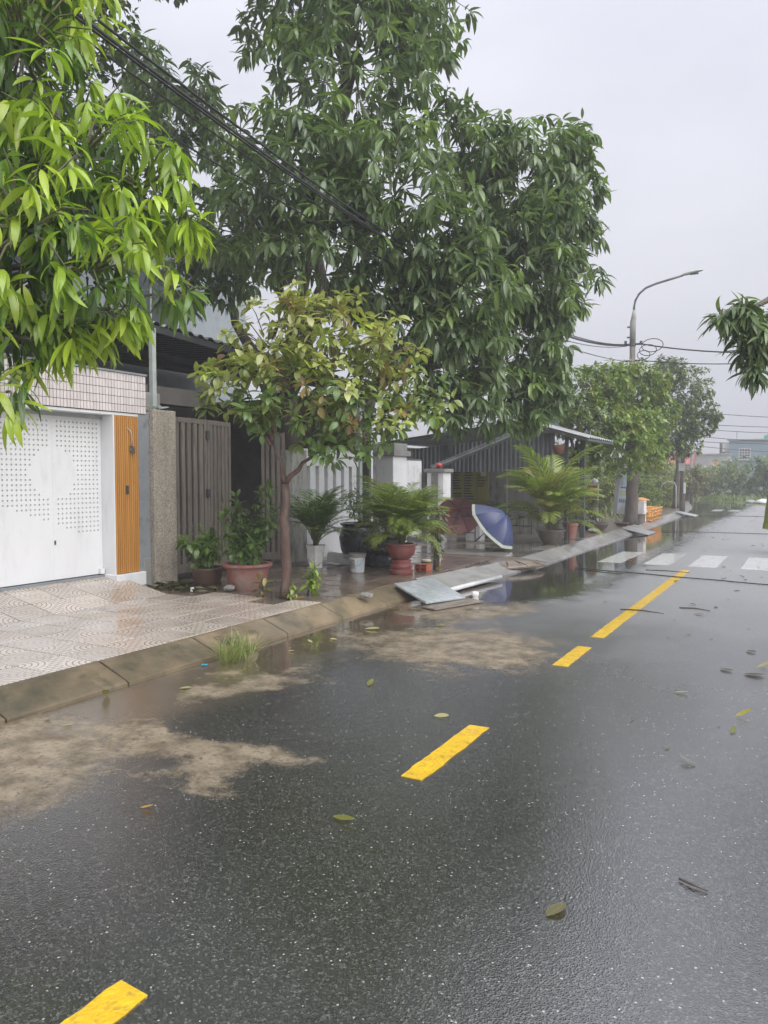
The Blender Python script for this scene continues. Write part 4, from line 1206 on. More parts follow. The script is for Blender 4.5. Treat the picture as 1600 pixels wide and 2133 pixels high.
for k in range(46):
    a = R(k * 137.5); z = .235 + .19 * ((k * .618) % 1)
    r = float(np.interp(z, [.22, .30, .36, .44], [.29, .318, .325, .312]))
    p = [(-6.0 + (r + .012 * (i % 2)) * math.cos(a + .07 * i), 10.85 + (r + .012 * (i % 2)) * math.sin(a + .07 * i), GZ + z + .018 * math.sin(i * 1.7 + k)) for i in range(5)]
    rel.tube(p, [.006, .016, .02, .016, .006], 5)
rel.build('relief', M['ceramic_ochre'], t, smooth='all')
# red pot on pedestal
px, py = -5.27, 10.02
pd = thing('pot_pedestal', (px, py, GZ), 'ringed red clay pedestal under the bushy palm pot', 'pedestal')
MB().lathe([(.17, 0), (.178, .02), (.178, .05), (.165, .065), (.15, .07), (.15, .085), (.165, .095), (.168, .12), (.155, .14), (.14, .145), (.137, .175), (.15, .18), (.15, .21), (.14, .215)], (px, py, GZ), 28).build('body', M['terracotta'], pd, smooth=True)
pot('red_palm_pot', (px, py, GZ + .217), [(.12, 0), (.13, .01), (.19, .06), (.218, .15), (.215, .195), (.235, .20), (.24, .215), (.235, .23), (.20, .232), (.19, .19)], M['terracotta'],
    'glossy red bowl pot with a bushy palm on the ringed pedestal', 28, soil=(.19, .19))
# palm bowl and terracotta pot near the shed
pot('grey_bowl_pot', (-4.82, 16.0, GZ), bowl(.16, .30, .30, .03), M['clay_grey'], 'wide weathered grey bowl holding the big yellow-green palm', soil=(.26, .25))
pot('terracotta_pot', (-4.75, 17.3, GZ), [(.11, 0), (.115, .01), (.15, .30), (.17, .31), (.17, .37), (.15, .372), (.14, .33)], M['terracotta_old'], 'upright terracotta pot between big palm and dark shed post', soil=(.14, .33))
hp = thing('hanging_pot', (-5.0, 17.15, 1.9), 'red clay pot hanging under the shed eave', 'pot')
MB().lathe([(.06, 0), (.12, .05), (.16, .16), (.165, .2), (.15, .202), (.14, .17)], (-4.98, 17.1, 2.08), 18).build('body', M['terracotta_old'], hp, smooth=True)
for a in (0, 120, 240):
    MB().tube([(-4.98 + .155 * math.cos(R(a)), 17.1 + .155 * math.sin(R(a)), 2.27), (-4.98, 17.1, 2.52)], .004, 4).build('cord', M['cable'], hp)
pot('bonsai_bowl', (-4.85, 20.4, GZ), bowl(.13, .26, .2, .03), M['clay_grey'], 'grey bowl with a bare scrubby bonsai left of the banner', soil=(.22, .16))
pot('low_dark_bowl', (-4.72, 22.6, GZ), bowl(.14, .2, .1, .02), M['clay_brown'], 'shallow dark bowl at the foot of the banner legs', soil=(.16, .07))
pot('black_tub', (-5.25, 20.6, GZ), bowl(.16, .22, .2, .02), M['rubber'], 'black plastic tub under the orange poster', soil=(.18, .15))

# stones, brick and litter on the pavement
def stone(name, loc, s, mat, label, cat, seed, rot=0.0, flat=.6):
    rs = np.random.default_rng(seed)
    m = MB(); V = []; n, k = 9, 5
    for i in range(k):
        th = math.pi * (i + .5) / k
        for j in range(n):
            a = 2 * math.pi * j / n
            r = 1 + rs.normal() * .10
            V.append((loc[0] + s[0] * r * math.sin(th) * math.cos(a), loc[1] + s[1] * r * math.sin(th) * math.sin(a), loc[2] + s[2] * flat * (1 + r * math.cos(th))))
    F = [(i * n + j, i * n + (j + 1) % n, (i + 1) * n + (j + 1) % n, (i + 1) * n + j) for i in range(k - 1) for j in range(n)]
    F += [tuple(range(n)), tuple((k - 1) * n + j for j in range(n))]
    o = m.add(V, F).build(name, mat, None, org=loc)
    o.data.transform(Matrix.Translation(-Vector(loc))) if False else None
    return tag(o, label, cat)
stone('stone', (-6.33, 7.42, GZ), (.085, .06, .07), M['stone'], 'small pale stone in front of the two shrub pots', 'stone', 3)
stone('stone', (-4.75, 19.4, GZ), (.16, .12, .10), M['stone'], 'low mossy stone block left of the bonsai bowl', 'stone', 5)
stone('stone', (-4.62, 7.9, .13), (.10, .07, .06), M['stone'], 'broken stone lying on the kerb before the marble slab', 'stone', 8)
br = thing('hollow_brick', (-5.14, 10.5, GZ), 'red hollow brick lying right of the pedestal', 'brick')
mb_ = MB()
for k in range(2):
    for j in range(2):
        cx, cz = -5.19 + .10 * k, GZ + .028 + .05 * j
        for a0, a1, b0, b1 in ((-.05, .05, .017, .025), (-.05, .05, -.025, -.017), (-.05, -.035, -.017, .017), (.035, .05, -.017, .017)):
            mb_.box(cx + a0 + (.0005 * j), cx + a1 - (.0005 * j), 10.40, 10.60, cz + b0, cz + b1)
mb_.build('body', M['brick'], br)
MB().box(-5.235, -5.045, 10.45, 10.46, GZ + .006, GZ + .10).build('core', M['brick'], br)
t = thing('cream_dish', (-5.6, 11.55, GZ), 'round cream plastic dish lying on the wet pavement', 'dish')
MB().lathe([(.05, 0), (.085, .01), (.09, .03), (.08, .045), (.03, .05), (.005, .05)], (-5.6, 11.55, GZ), 18).build('lid', M['lime_cap'], t, smooth='all')
t = thing('cream_cup', (-5.45, 11.7, GZ), 'small cream paper cup standing by the vine-covered stump', 'cup')
MB().lathe([(.045, 0), (.06, .12), (.063, .125), (.055, .125), (.042, .02)], (-5.45, 11.7, GZ), 16).build('body', M['lime_cap'], t, smooth=True)
wp = thing('white_cup', (-3.72, 9.16, 0.002), 'crushed white foam cup at the corner of the marble slab', 'cup')
MB().lathe([(.03, 0), (.045, .02), (.036, .05), (.05, .07), (.045, .11), (.03, .115), (.01, .112)], (-3.72, 9.1, 0.002), 12, wob=.12).build('body', M['foam'], wp, smooth='all')
# dirt-crusted drain mouth on kerb with grass tuft
dr = thing('drain_mouth', (-4.62, 5.5, 0.05), 'cracked concrete patch on the kerb behind the grass tuft', 'concrete patch')
MB().prism([(-4.80, 5.28), (-4.50, 5.36), (-4.46, 5.62), (-4.58, 5.80), (-4.82, 5.72), (-4.86, 5.45)], 'z', 0.02, 0.125).build('crust', M['kerb'], dr, bevel=.03)

# marble slab bridging the kerb, board and ramp with pipe
def slab(name, P4, th, mat, par, bev=.008):
    P4 = [Vector(p) for p in P4]
    n = (P4[1] - P4[0]).cross(P4[3] - P4[0]).normalized()
    if n.z < 0: n = -n
    V = [p for p in P4] + [p - n * th for p in P4]
    return MB().add(V, [(0, 1, 2, 3), (7, 6, 5, 4), (0, 4, 5, 1), (1, 5, 6, 2), (2, 6, 7, 3), (3, 7, 4, 0)]).build(name, mat, par, bevel=bev)
ms = thing('marble_slab', (-4.3, 8.7, .05), 'broken grey marble slab leaning from kerb to road', 'slab')
slab('slab', [(-4.72, 8.78, .195), (-4.02, 8.30, .075), (-3.80, 8.98, .062), (-4.55, 9.62, .182)], .028, M['marble'], ms, .006)
wbd = thing('wet_board', (-3.8, 8.8, .01), 'wet grey-brown board sticking out from under the marble slab', 'board')
slab('board', [(-4.05, 8.24, .03), (-3.84, 8.16, .026), (-3.55, 8.98, .03), (-3.86, 9.12, .034)], .018, M['wood_wet'], wbd, .004)
rp = thing('kerb_ramp', (-4.4, 10.8, .03), 'short sloping concrete ramp with white pipe edge beside the marble slab', 'ramp')
slab('ramp_slab', [(-4.80, 9.55, .165), (-4.28, 9.15, .06), (-4.12, 11.0, .065), (-4.62, 11.3, .165)], .05, M['concrete'], rp, .008)
MB().tube([(-4.25, 9.12, .055), (-4.09, 11.03, .06)], .032, 10).build('edge_pipe', M['pvc'], rp, smooth='all')
for i, (x, y, lab) in enumerate(((-4.12, 21.9, 'metal ramp plate on the kerb near the banner'), (-4.22, 32.2, 'metal ramp plate on the kerb by the far pole'))):
    t = thing('ramp_plate', (x, y, .02), lab, 'ramp', 'ramp plates along the kerb')
    slab('plate', [(x - .38, y - .5, .17), (x + .38, y - .75, .03), (x + .38, y + .35, .03), (x - .38, y + .6, .17)], .02, M['alu'], t, .004)

# ------------------------------------------------------------------ umbrellas
def umbrella(loc, axis, roll, rad, depth, n, mats, label, handle_len, hook=True, trim=None, red_panel=None):
    """Open umbrella lying on the ground: axis points from handle to apex."""
    t = thing('umbrella', loc, label, 'umbrella')
    A = Vector(axis).normalized()
    q = A.to_track_quat('Z', 'Y').to_matrix() @ Matrix.Rotation(roll, 3, 'Z')
    c = Vector(loc)
    def W(x, y, z): return c + q @ Vector((x, y, z))
    cut = .93 if trim else 1.0
    def panel_pts(k, r0, r1, m=7, s=6):
        V, F = [], []
        for i in range(m + 1):
            rr = r0 + (r1 - r0) * i / m
            for j in range(s + 1):
                a0, a1 = 2 * math.pi * k / n, 2 * math.pi * (k + 1) / n
                p0 = Vector((math.cos(a0), math.sin(a0), 0)); p1 = Vector((math.cos(a1), math.sin(a1), 0))
                f = j / s; pp = p0.lerp(p1, f) * rr * rad
                sagk = 1 - .10 * math.sin(math.pi * f) * rr
                z = depth * math.cos(rr * math.pi / 2 * .93) ** .9 * sagk
                V.append(W(pp.x, pp.y, z))
        for i in range(m):
            for j in range(s):
                a = i * (s + 1) + j
                F.append((a, a + 1, a + s + 2, a + s + 1))
        return V, F
    for k in range(n):
        V, F = panel_pts(k, .02, cut)
        mt = mats[k % len(mats)]
        p = MB().add(V, F).build('panel', mt, t, smooth='all')
        if trim:
            V, F = panel_pts(k, cut, 1.0, 2)
            MB().add(V, F).build('trim', trim, p, smooth='all')
        a = 2 * math.pi * k / n
        rib = [W(r * rad * math.cos(a), r * rad * math.sin(a), depth * math.cos(r * math.pi / 2 * .93) ** .9 - .006) for r in np.linspace(.03, 1.0, 8)]
        MB().tube(rib, .0045, 5).build('rib', M['steel_dark'], t)
        MB().tube([W(.012 * math.cos(a), .012 * math.sin(a), depth - .30), W(.5 * rad * math.cos(a), .5 * rad * math.sin(a), depth * .70)], .003, 4).build('strut', M['steel_dark'], t)
    zt = depth - handle_len
    MB().tube([W(0, 0, depth + .07), W(0, 0, zt)], .008, 7).build('shaft', M['steel_dark'], t)
    if hook:
        pts = [W(0, 0, zt + .10), W(0, 0, zt)] + [W(.045 - .045 * math.cos(R(b)), 0, zt - .045 * math.sin(R(b))) for b in range(20, 190, 20)]
        MB().tube(pts, .014, 8).build('handle', M['rubber'], t, smooth='all')
    else:
        MB().tube([W(0, 0, zt), W(0, 0, zt + .12)], .018, 8).build('handle', M['rubber'], t, smooth='all')
    MB().tube([W(0, 0, depth - .32), W(0, 0, depth - .27)], .016, 8).build('runner', M['rubber'], t)
    return t
umbrella((-5.42, 14.0, .57), (.70, .0, .60), R(12), .58, .42, 8, [M['blue_cloth']], 'navy blue umbrella with pale green border lying open on the pavement', .78, True, M['trim_cloth'])
umbrella((-6.62, 15.2, .70), (-.28, .80, .60), R(20), .52, .26, 8, [M['pink_cloth'], M['pink_cloth'], M['pink_cloth'], M['pink_cloth'], M['pink_cloth'], M['pink_cloth'], M['pink_cloth'], M['red_cloth']], 'dusty red umbrella seen from inside, propped against the table', .70, False)

# ------------------------------------------------------------------ signs and goods further along
t = thing('poster_board', (-5.45, 22.2, GZ), 'upright orange and cream poster board beside the big palm', 'sign')
MB().box(-5.64, -5.32, 22.2, 22.26, .28, 1.36).build('panel', M['bldg_white'], t)
MB().box(-5.62, -5.34, 22.185, 22.198, .86, 1.30).build('orange_print', M['print_orange'], t)
MB().box(-5.62, -5.34, 22.185, 22.198, .46, .84).build('yellow_print', M['print_yellow'], t)
MB().lathe([(.03, -.10), (.075, -.05), (.08, .03), (.04, .09)], (-5.40, 22.17, .86), 10).build('dark_print', M['ink'], t) if False else None
MB().prism([(-5.50, .70), (-5.36, .68), (-5.34, .90), (-5.40, .96), (-5.47, .92)], 'y', 22.175, 22.184).build('dark_print', M['ink'], t)
for k in range(4):
    MB().box(-5.61 + k * .07, -5.565 + k * .07, 22.185, 22.198, .32, .42).build('lettering', M['ink'], t)
for x in (-5.62, -5.36):
    MB().box(x, x + .03, 22.262, 22.30, .15, 1.36).build('leg', M['steel_dark'], t)
MB().lathe([(.01, 0), (.08, .02), (.10, .07), (.07, .13), (.01, .15)], (-5.42, 22.23, 1.362), 10, wob=.1).build('cap_bag', M['plastic_white'], t, smooth='all')

bn = thing('banner_stand', (-5.25, 25, GZ), 'tilted white and blue roll-up banner on thin metal legs', 'banner')
TL, TR, BRr, BL = (-5.40, 24.95, 1.68), (-5.00, 25.05, 1.62), (-5.10, 25.0, .36), (-5.50, 24.9, .40)
def lerp4(s, t_, off=0.0):
    a = Vector(TL).lerp(Vector(TR), s); b = Vector(BL).lerp(Vector(BRr), s)
    p = a.lerp(b, t_); return (p.x + .0 , p.y - off, p.z)
MB().add([lerp4(0, 0), lerp4(1, 0), lerp4(1, 1), lerp4(0, 1), lerp4(0, 0, -.02), lerp4(1, 0, -.02), lerp4(1, 1, -.02), lerp4(0, 1, -.02)],
         [(0, 1, 2, 3), (7, 6, 5, 4), (0, 4, 5, 1), (1, 5, 6, 2), (2, 6, 7, 3), (3, 7, 4, 0)]).build('sheet', M['plastic_white'], bn)
def patch(s0, s1, t0, t1, mat, name):
    MB().add([lerp4(s0, t0, .006), lerp4(s1, t0, .006), lerp4(s1, t1, .006), lerp4(s0, t1, .006)], [(0, 1, 2, 3)]).build(name, mat, bn)
patch(.35, .97, .04, .30, M['print_pale'], 'pale_print'); patch(.38, .95, .40, .55, M['print_green'], 'green_print'); patch(.40, .62, .12, .26, M['bldg_white'], 'white_print')
for k in range(4):
    patch(.38 + .15 * k, .49 + .15 * k, .62, .72, M['print_blue'], 'lettering')
patch(.4, .9, .32, .36, M['print_blue'], 'lettering'); patch(.4, .85, .57, .60, M['print_pale'], 'pale_print'); patch(0.0, .30, .0, 1.0, M['alu'], 'grey_margin')
for a, b in (((-5.45, 24.92, .38), (-5.15, 24.55, .15)), ((-5.16, 25.0, .36), (-4.95, 24.75, .15)), ((-5.45, 24.95, .40), (-5.48, 25.3, .15)), ((-5.3, 25.05, 1.5), (-5.28, 25.4, .15))):
    MB().tube([a, b], .012, 6).build('leg', M['alu'], bn)
for i, (x, y, z, lab) in enumerate(((-4.75, 24.75, GZ, 'lower white foam box under the other beside the tree trunk'), (-4.74, 24.74, GZ + .335, 'upper white foam box stacked by the tree trunk'))):
    b = thing('foam_box', (x, y, z), lab, 'box', 'foam boxes stacked by the trunk')
    MB().box(x - .27, x + .27, y - .2, y + .2, z + .002, z + (.29 if i == 0 else .27)).build('body', M['foam'], b, bevel=.012)
    MB().box(x - .285, x + .285, y - .215, y + .215, z + (.291 if i == 0 else .271), z + .33).build('lid', M['foam'], b, bevel=.012)
t = thing('scrap_lid', (-4.75, 24.75, .815), 'flat dark tray on a ragged orange net on top of the foam boxes', 'tray')
MB().lathe([(.16, 0), (.2, .02), (.21, .045), (.18, .04)], (-4.82, 24.7, .822), 16).build('tray', M['rubber'], t)
MB().lathe([(.26, 0), (.24, .02), (.12, .07), (.02, .1)], (-4.62, 24.8, .822), 12, wob=.15).build('net', M['orange_net'], t, smooth='all')
t = thing('grey_tub', (-4.38, 24.0, GZ), 'grey-pink plastic tub in front of the orange net baskets', 'tub')
MB().lathe([(.14, 0), (.16, .24), (.175, .245), (.175, .27), (.15, .27), (.13, .03)], (-4.52, 24.2, GZ), 20).build('body', M['clay_grey'], t, smooth=True)
lab_b = ['orange net basket nearest the grey tub', 'orange net basket second from the grey tub', 'orange net basket third from the grey tub', 'orange net basket farthest from the grey tub']
for k in range(4):
    x, y = -4.62 - .02 * k, 25.4 + .62 * k
    b = thing('net_basket', (x, y, GZ), lab_b[k], 'basket', 'orange net baskets behind the kerb')
    m = MB()
    for i in range(14):
        a = 2 * math.pi * i / 14
        m.tube([(x + .24 * math.cos(a), y + .26 * math.sin(a), GZ), (x + .30 * math.cos(a), y + .31 * math.sin(a), GZ + .38)], .016, 4)
    for zz, rr in ((.03, .25), (.16, .27), (.28, .29), (.38, .31)):
        m.tube([(x + rr * math.cos(R(q)), y + rr * 1.03 * math.sin(R(q)), GZ + zz + random.uniform(-.012, .012)) for q in range(0, 361, 24)], .018, 5)
    m.build('mesh', M['orange_net'], b)
    MB().lathe([(.22, 0), (.27, .26), (.10, .33), (.01, .34)], (x, y, GZ + .02), 14, wob=.12).build('contents', M['wood_wet'] if k % 2 else M['orange_net'], b, smooth='all')
tag(MB().tube([(-5.0, 26.2, .15), (-5.0, 26.2, .9), (-4.95, 26.5, 1.05), (-4.9, 27.3, 1.05)], .012, 5).build('bamboo_frame', M['twig'], None), 'thin bamboo frame behind the orange net baskets', 'frame')

# ------------------------------------------------------------------ poles, street lamp and wires
lp = thing('street_lamp', (-4.72, 23.3, GZ), 'concrete pole with curved street lamp arm above the round trees', 'street lamp')
MB().tube([(-4.72, 23.3, .1), (-4.72, 23.3, 5.95)], [.12, .075], 14).build('pole', M['clay_grey'], lp, smooth='all')
MB().tube([(-4.72, 23.3, 5.3), (-4.72, 23.3, 6.0), (-4.70, 23.3, 6.12), (-4.69, 23.3, 6.35)], [.09, .085, .075, .035], 12).build('sleeve', M['concrete'], lp, smooth='all')
MB().tube([(-4.70, 23.3, 6.2), (-4.69, 23.3, 6.45), (-4.66, 23.3, 6.62), (-4.56, 23.3, 6.80), (-4.38, 23.3, 6.95), (-4.1, 23.3, 7.04), (-3.75, 23.3, 7.11), (-3.36, 23.3, 7.19)], .033, 10).build('arm', M['steel'], lp, smooth='all')
hd = MB()
V, F = [], []
prof = [(0, .04, .03), (.08, .075, .06), (.22, .10, .075), (.42, .095, .065), (.54, .06, .04), (.60, .012, .01)]
for i, (s, w, h) in enumerate(prof):
    for k in range(10):
        a = 2 * math.pi * k / 10
        V.append((-3.40 + s * .97, 23.3 + w * math.cos(a), 7.19 + s * .14 + h * (math.sin(a) if math.sin(a) > 0 else math.sin(a) * .45)))
for i in range(len(prof) - 1):
    for k in range(10):
        F.append((i * 10 + k, i * 10 + (k + 1) % 10, (i + 1) * 10 + (k + 1) % 10, (i + 1) * 10 + k))
F += [tuple(range(10)), tuple(50 + k for k in range(10))]
hd.add(V, F).build('lamp_head', M['steel_light'], lp, smooth='all')
MB().box(-3.18, -2.95, 23.24, 23.36, 7.185, 7.20).build('lens', M['glass'], lp)
for z in (5.85, 5.55):
    MB().box(-4.88, -4.80, 23.28, 23.32, z, z + .04).build('bolt', M['steel_dark'], lp)
MB().tube([(-4.9, 23.3, 5.36), (-4.5, 23.3, 5.36)], .03, 6).build('bracket', M['steel_dark'], lp)
MB().tube([(-4.92, 23.3, 4.88), (-4.5, 23.3, 4.88)], .03, 6).build('bracket', M['steel_dark'], lp)
MB().lathe([(.03, 0), (.05, .03), (.03, .06), (.05, .09), (.02, .12)], (-4.92, 23.3, 5.36), 8).build('insulator', M['steel_dark'], lp, smooth='all')
MB().lathe([(.03, 0), (.05, .03), (.03, .06), (.05, .09), (.02, .12)], (-4.48, 23.3, 5.33), 8).build('insulator', M['steel_dark'], lp, smooth='all')
for k in range(3):
    cx = -4.15 - .12 * k
    MB().tube([(cx + (.3 - .06 * k) * math.cos(R(a)), 23.22, 5.28 - .13 * k + (.19 - .03 * k) * math.sin(R(a))) for a in range(0, 361, 24)], .012, 5).build('cable_loop', M['cable'], lp)
lp.location = (-4.90, 24.6, GZ); lp.scale = (1.05, 1.05, 1.05)
p2 = thing('utility_pole', (-4.64, 33.8, GZ), 'slim dark concrete pole with white notices by the far ramp plate', 'pole')
MB().tube([(-4.64, 33.8, .1), (-4.64, 33.8, 4.3)], [.115, .08], 12).build('pole', M['clay_grey'], p2, smooth='all')
MB().box(-4.78, -4.56, 33.62, 33.66, 1.78, 2.1).build('notice', M['bldg_white'], p2)
MB().box(-4.58, -4.50, 33.62, 33.67, .85, 1.3).build('notice', M['bldg_white'], p2)
MB().tube([(-4.86, 33.7, .15), (-4.88, 33.7, 1.15), (-4.95, 33.7, 1.3), (-5.2, 33.7, 1.35), (-5.4, 33.7, 1.25), (-5.5, 33.7, 1.0)], .022, 6).build('conduit', M['pvc'], p2, smooth='all')
p3 = thing('far_pole', (-5.5, 60, 0), 'thin pale pole standing behind the far pole among the hedges', 'pole')
MB().tube([(-7.4, 58, -.05), (-7.4, 58, 4.2)], [.12, .08], 8).build('pole', M['concrete'], p3)
MB().box(-7.6, -7.2, 57.97, 58.03, 3.8, 3.88).build('cross_arm', M['steel'], p3)
p4 = thing('right_pole', (2.4, 23.5, GZ), 'concrete pole on the right pavement carrying the crossing wires', 'pole')
MB().tube([(2.4, 23.5, .1), (2.4, 23.5, 6.4)], [.16, .1], 12).build('pole', M['concrete'], p4, smooth='all')

def wire(name, pts, r, label, group=None, n=16):
    """Catenary through start, lowest sag and end."""
    (a, b, sag) = pts
    a, b = Vector(a), Vector(b); P = []
    for i in range(n + 1):
        t = i / n; p = a.lerp(b, t); p.z -= 4 * sag * t * (1 - t); P.append(p)
    o = MB().tube(P, r, 5).build(name, M['cable'], None, smooth='all')
    return tag(o, label, 'wire', group)
for k, (dx, dz, r, sg) in enumerate(((0, 0, .016, 1.22), (.05, .03, .013, 1.21), (-.05, .02, .011, 1.24), (.07, -.05, .013, 1.23), (-.02, -.08, .009, 1.30))):
    wire('overhead_cable', ((-4.70 + dx, -3.0, 6.0 + dz), (-5.05 + dx * .6, 24.6, 5.62 + dz * .5), sg), r, 'black overhead cable in the bundle crossing before the mango trees', 'overhead cable bundle', 26)
wire('overhead_wire', ((-4.9, -3, 5.2), (-5.1, 24.6, 5.12), .75), .010, 'single lower wire reaching the lamp pole from the mango tree', None, 22)
wire('service_wire', ((-4.67, 24.6, 5.62), (2.4, 23.5, 5.1), .35), .022, 'thick upper wire crossing the road from the lamp pole')
wire('service_wire', ((-4.67, 24.6, 5.12), (2.4, 23.5, 4.95), .30), .015, 'thin lower wire crossing the road from the lamp pole')
for k, (z0, z1, y1) in enumerate(((4.6, 4.0, 44), (4.1, 3.9, 46), (3.9, 3.7, 50), (3.6, 3.3, 55))):
    wire('distant_wire', ((-4.6, 33.8, z0 - .35), (6, y1, z1 + .6), .35), .012, 'faint distant wire over the far end of the road', 'distant wires')
wire('distant_wire', ((-7.4, 58, 4.0), (8, 62, 4.3), .4), .02, 'faint distant wire over the far end of the road', 'distant wires')
wire('distant_wire', ((-7.4, 58, 3.7), (8, 62, 3.2), .4), .02, 'faint distant wire over the far end of the road', 'distant wires')
# cables lying across the carriageway
def ground_line(pts, r, label):
    P = [Vector(p) for p in pts]; Q = []
    for i in range(len(P) - 1):
        for k in range(8):
            q = P[i].lerp(P[i + 1], k / 8); q.y += .02 * math.sin(q.x * 5 + i); Q.append(q)
    Q.append(P[-1])
    return tag(MB().tube(Q, r, 6).build('hose', M['cable'], None, smooth='all'), label, 'hose')
ground_line([(-3.5, 13.05, .016), (-2.3, 12.8, .016), (-1.2, 12.55, .016), (1.0, 12.1, .016)], .009, 'black hose across the road before the zebra crossing')
ground_line([(-3.7, 22.9, .022), (-2, 23.0, .022), (1.0, 23.3, .012)], .009, 'dark hose across the road beyond the zebra crossing')
ground_line([(-4.1, 32.3, .026), (-2, 32.6, .026), (0.8, 33, .012)], .010, 'farthest dark hose across the road near the bend')


# ------------------------------------------------------------------ trees
def lerpc(a, b, f):
    return np.asarray(a)[None, :] * (1 - f[:, None]) + np.asarray(b)[None, :] * f[:, None]
MANGO = [blade(6, .092, .7, .35, .8, .42), blade(6, .104, 1.1, .30, .8, .45), blade(6, .085, .4, .4, .8, .45), blade(6, .096, 1.45, .25, .8, .42)]
MANGO_LO = [blade(4, .12, .6, .35, .8, .42), blade(4, .135, 1.05, .30, .8, .45), blade(4, .11, .3, .4, .8, .45)]
OVATE = [blade(4, .22, .4, .3, .8, .45), blade(4, .25, .8, .25, .8, .42), blade(4, .20, .15, .35, .8, .48)]
OVATE_LO = [blade(2, .24, .5, .3, .8, .45), blade(2, .28, .2, .25, .8, .5)]

def tree(name, loc, label, lobes, n_ros, n_leaf, length, tint_fn, wood, templs, n_single, hang=.5, spread=1.0, group=None, up=.35, shell=.5, mats=('leaf', 'leaf_o'), twig_every=3, bark='bark', flat=1.0):
    t = thing(name, loc, label, 'tree', group)
    base, fork, tips, r0, r1, lr = wood
    tree_wood(t, M[bark], base, fork, tips, r0, r1, lr)
    C, A, r, k = in_lobes(lobes, n_ros, shell, flat)
    L = np.array(lobes)
    ax = unit(A + np.array([0, 0, up]))
    P, D, U, Ln, I = rosettes(C, ax, n_leaf, length, hang, spread)
    tint = tint_fn(C, A, r, k)[I]
    tint = np.clip(tint * (0.8 + 0.4 * rng.random((len(P), 1))), 0.004, 0.9)
    starts = L[k, :3] + (C - L[k, :3]) * .25
    twigs(t, M['twig'] if length > .15 else M[bark], starts, C, ax, .006 if length > .2 else .004, every=twig_every)
    foliage(t, P, D, U, Ln, tint, templs, M[mats[0]], M[mats[1]], n_single)
    return t

LOB_NEAR=[(-4.72,3.49,4.52,0.71),(-4.39,3.64,3.77,0.62),(-4.09,3.91,3.61,0.40),(-3.89,4.12,3.40,0.21),(-4.15,3.50,2.94,0.53),(-3.96,3.94,2.89,0.26),(-4.15,3.05,3.09,0.52),(-4.32,3.15,2.56,0.36),(-4.15,2.88,2.13,0.18),(-4.54,4.15,4.23,0.34),(-4.17,3.70,2.67,0.24),(-5.36,3.10,3.84,0.97),(-5.05,2.99,2.75,0.62),(-4.28,3.40,2.53,0.25),(-5.13,3.78,5.61,0.80),(-5.86,3.37,5.40,1.05)]
LOB_A=[(-6.15,10.20,7.74,1.56),(-6.21,10.73,9.68,1.65),(-6.17,8.72,5.94,0.97),(-4.92,9.27,5.45,1.06),(-5.86,9.06,4.84,0.99),(-7.90,9.62,6.54,0.79),(-9.50,9.95,7.76,0.93),(-7.11,9.08,5.30,0.87),(-5.46,11.09,8.55,0.75),(-7.75,10.17,8.73,0.65),(-5.11,11.21,7.21,0.49),(-8.48,9.60,5.59,0.84),(-4.59,9.77,4.84,0.73),(-10.25,10.15,8.67,0.63),(-7.37,10.71,10.48,1.40),(-5.72,11.61,10.25,1.01),(-5.72,8.97,5.88,0.78),(-8.46,9.91,4.98,0.67),(-9.30,9.91,4.92,0.65),(-6.91,11.16,11.89,1.97),(-6.10,11.83,11.89,1.36)]
LOB_B=[(-4.23,12.10,6.16,1.16),(-3.97,12.06,4.90,0.92),(-4.38,10.31,4.27,0.96),(-4.14,11.90,3.75,0.81),(-4.86,9.89,3.64,0.78),(-4.32,10.73,2.95,0.64),(-3.65,12.92,7.02,0.52),(-3.39,13.03,6.39,0.38),(-3.14,12.87,4.94,0.27),(-4.57,11.47,6.54,0.67),(-3.63,12.63,5.60,0.57),(-3.94,12.54,2.88,0.48),(-4.67,10.29,2.72,0.45),(-3.54,12.62,4.50,0.38),(-3.77,12.47,4.19,0.39),(-3.89,12.36,3.41,0.43),(-5.36,9.53,4.22,0.61),(-4.08,11.99,2.60,0.37),(-4.31,11.28,2.49,0.31),(-3.71,12.57,3.10,0.33),(-3.96,12.08,3.15,0.46),(-4.64,10.75,2.40,0.26)]
LOB_S=[(-5.65,7.37,3.13,0.57),(-5.11,7.79,3.32,0.57),(-4.55,8.09,3.03,0.57),(-4.09,8.20,2.56,0.37),(-5.22,7.35,2.54,0.64),(-4.68,7.75,2.39,0.65),(-6.02,7.03,2.72,0.36),(-5.71,7.18,2.39,0.42),(-4.97,8.00,3.69,0.26),(-4.24,7.99,2.22,0.31),(-6.20,6.90,2.39,0.18),(-5.47,7.61,3.66,0.20),(-3.95,8.16,2.39,0.20),(-4.86,7.51,1.99,0.33),(-4.38,7.89,1.94,0.25)]
LOB_R=[(-0.67,8.88,3.27,0.22),(-0.54,9.05,3.06,0.28),(-0.56,8.91,2.72,0.14),(-0.26,9.45,3.26,0.31),(-0.87,8.77,3.25,0.11),(0.05,9.97,3.37,0.51)]
LOB_TA=[(-5.09,20.84,3.14,0.90),(-5.45,20.68,3.85,0.71),(-4.47,20.92,2.49,0.92),(-4.82,21.27,4.06,0.71),(-5.35,20.64,2.11,0.58),(-4.12,21.60,2.96,0.65),(-3.99,21.63,2.18,0.58),(-5.76,20.46,3.01,0.45)]
LOB_TB=[(-4.58,23.93,4.18,0.83),(-4.06,24.18,3.46,0.65),(-4.72,24.02,3.05,0.80),(-4.23,24.71,4.38,0.53),(-4.10,24.10,2.46,0.46),(-5.09,23.67,4.47,0.52)]
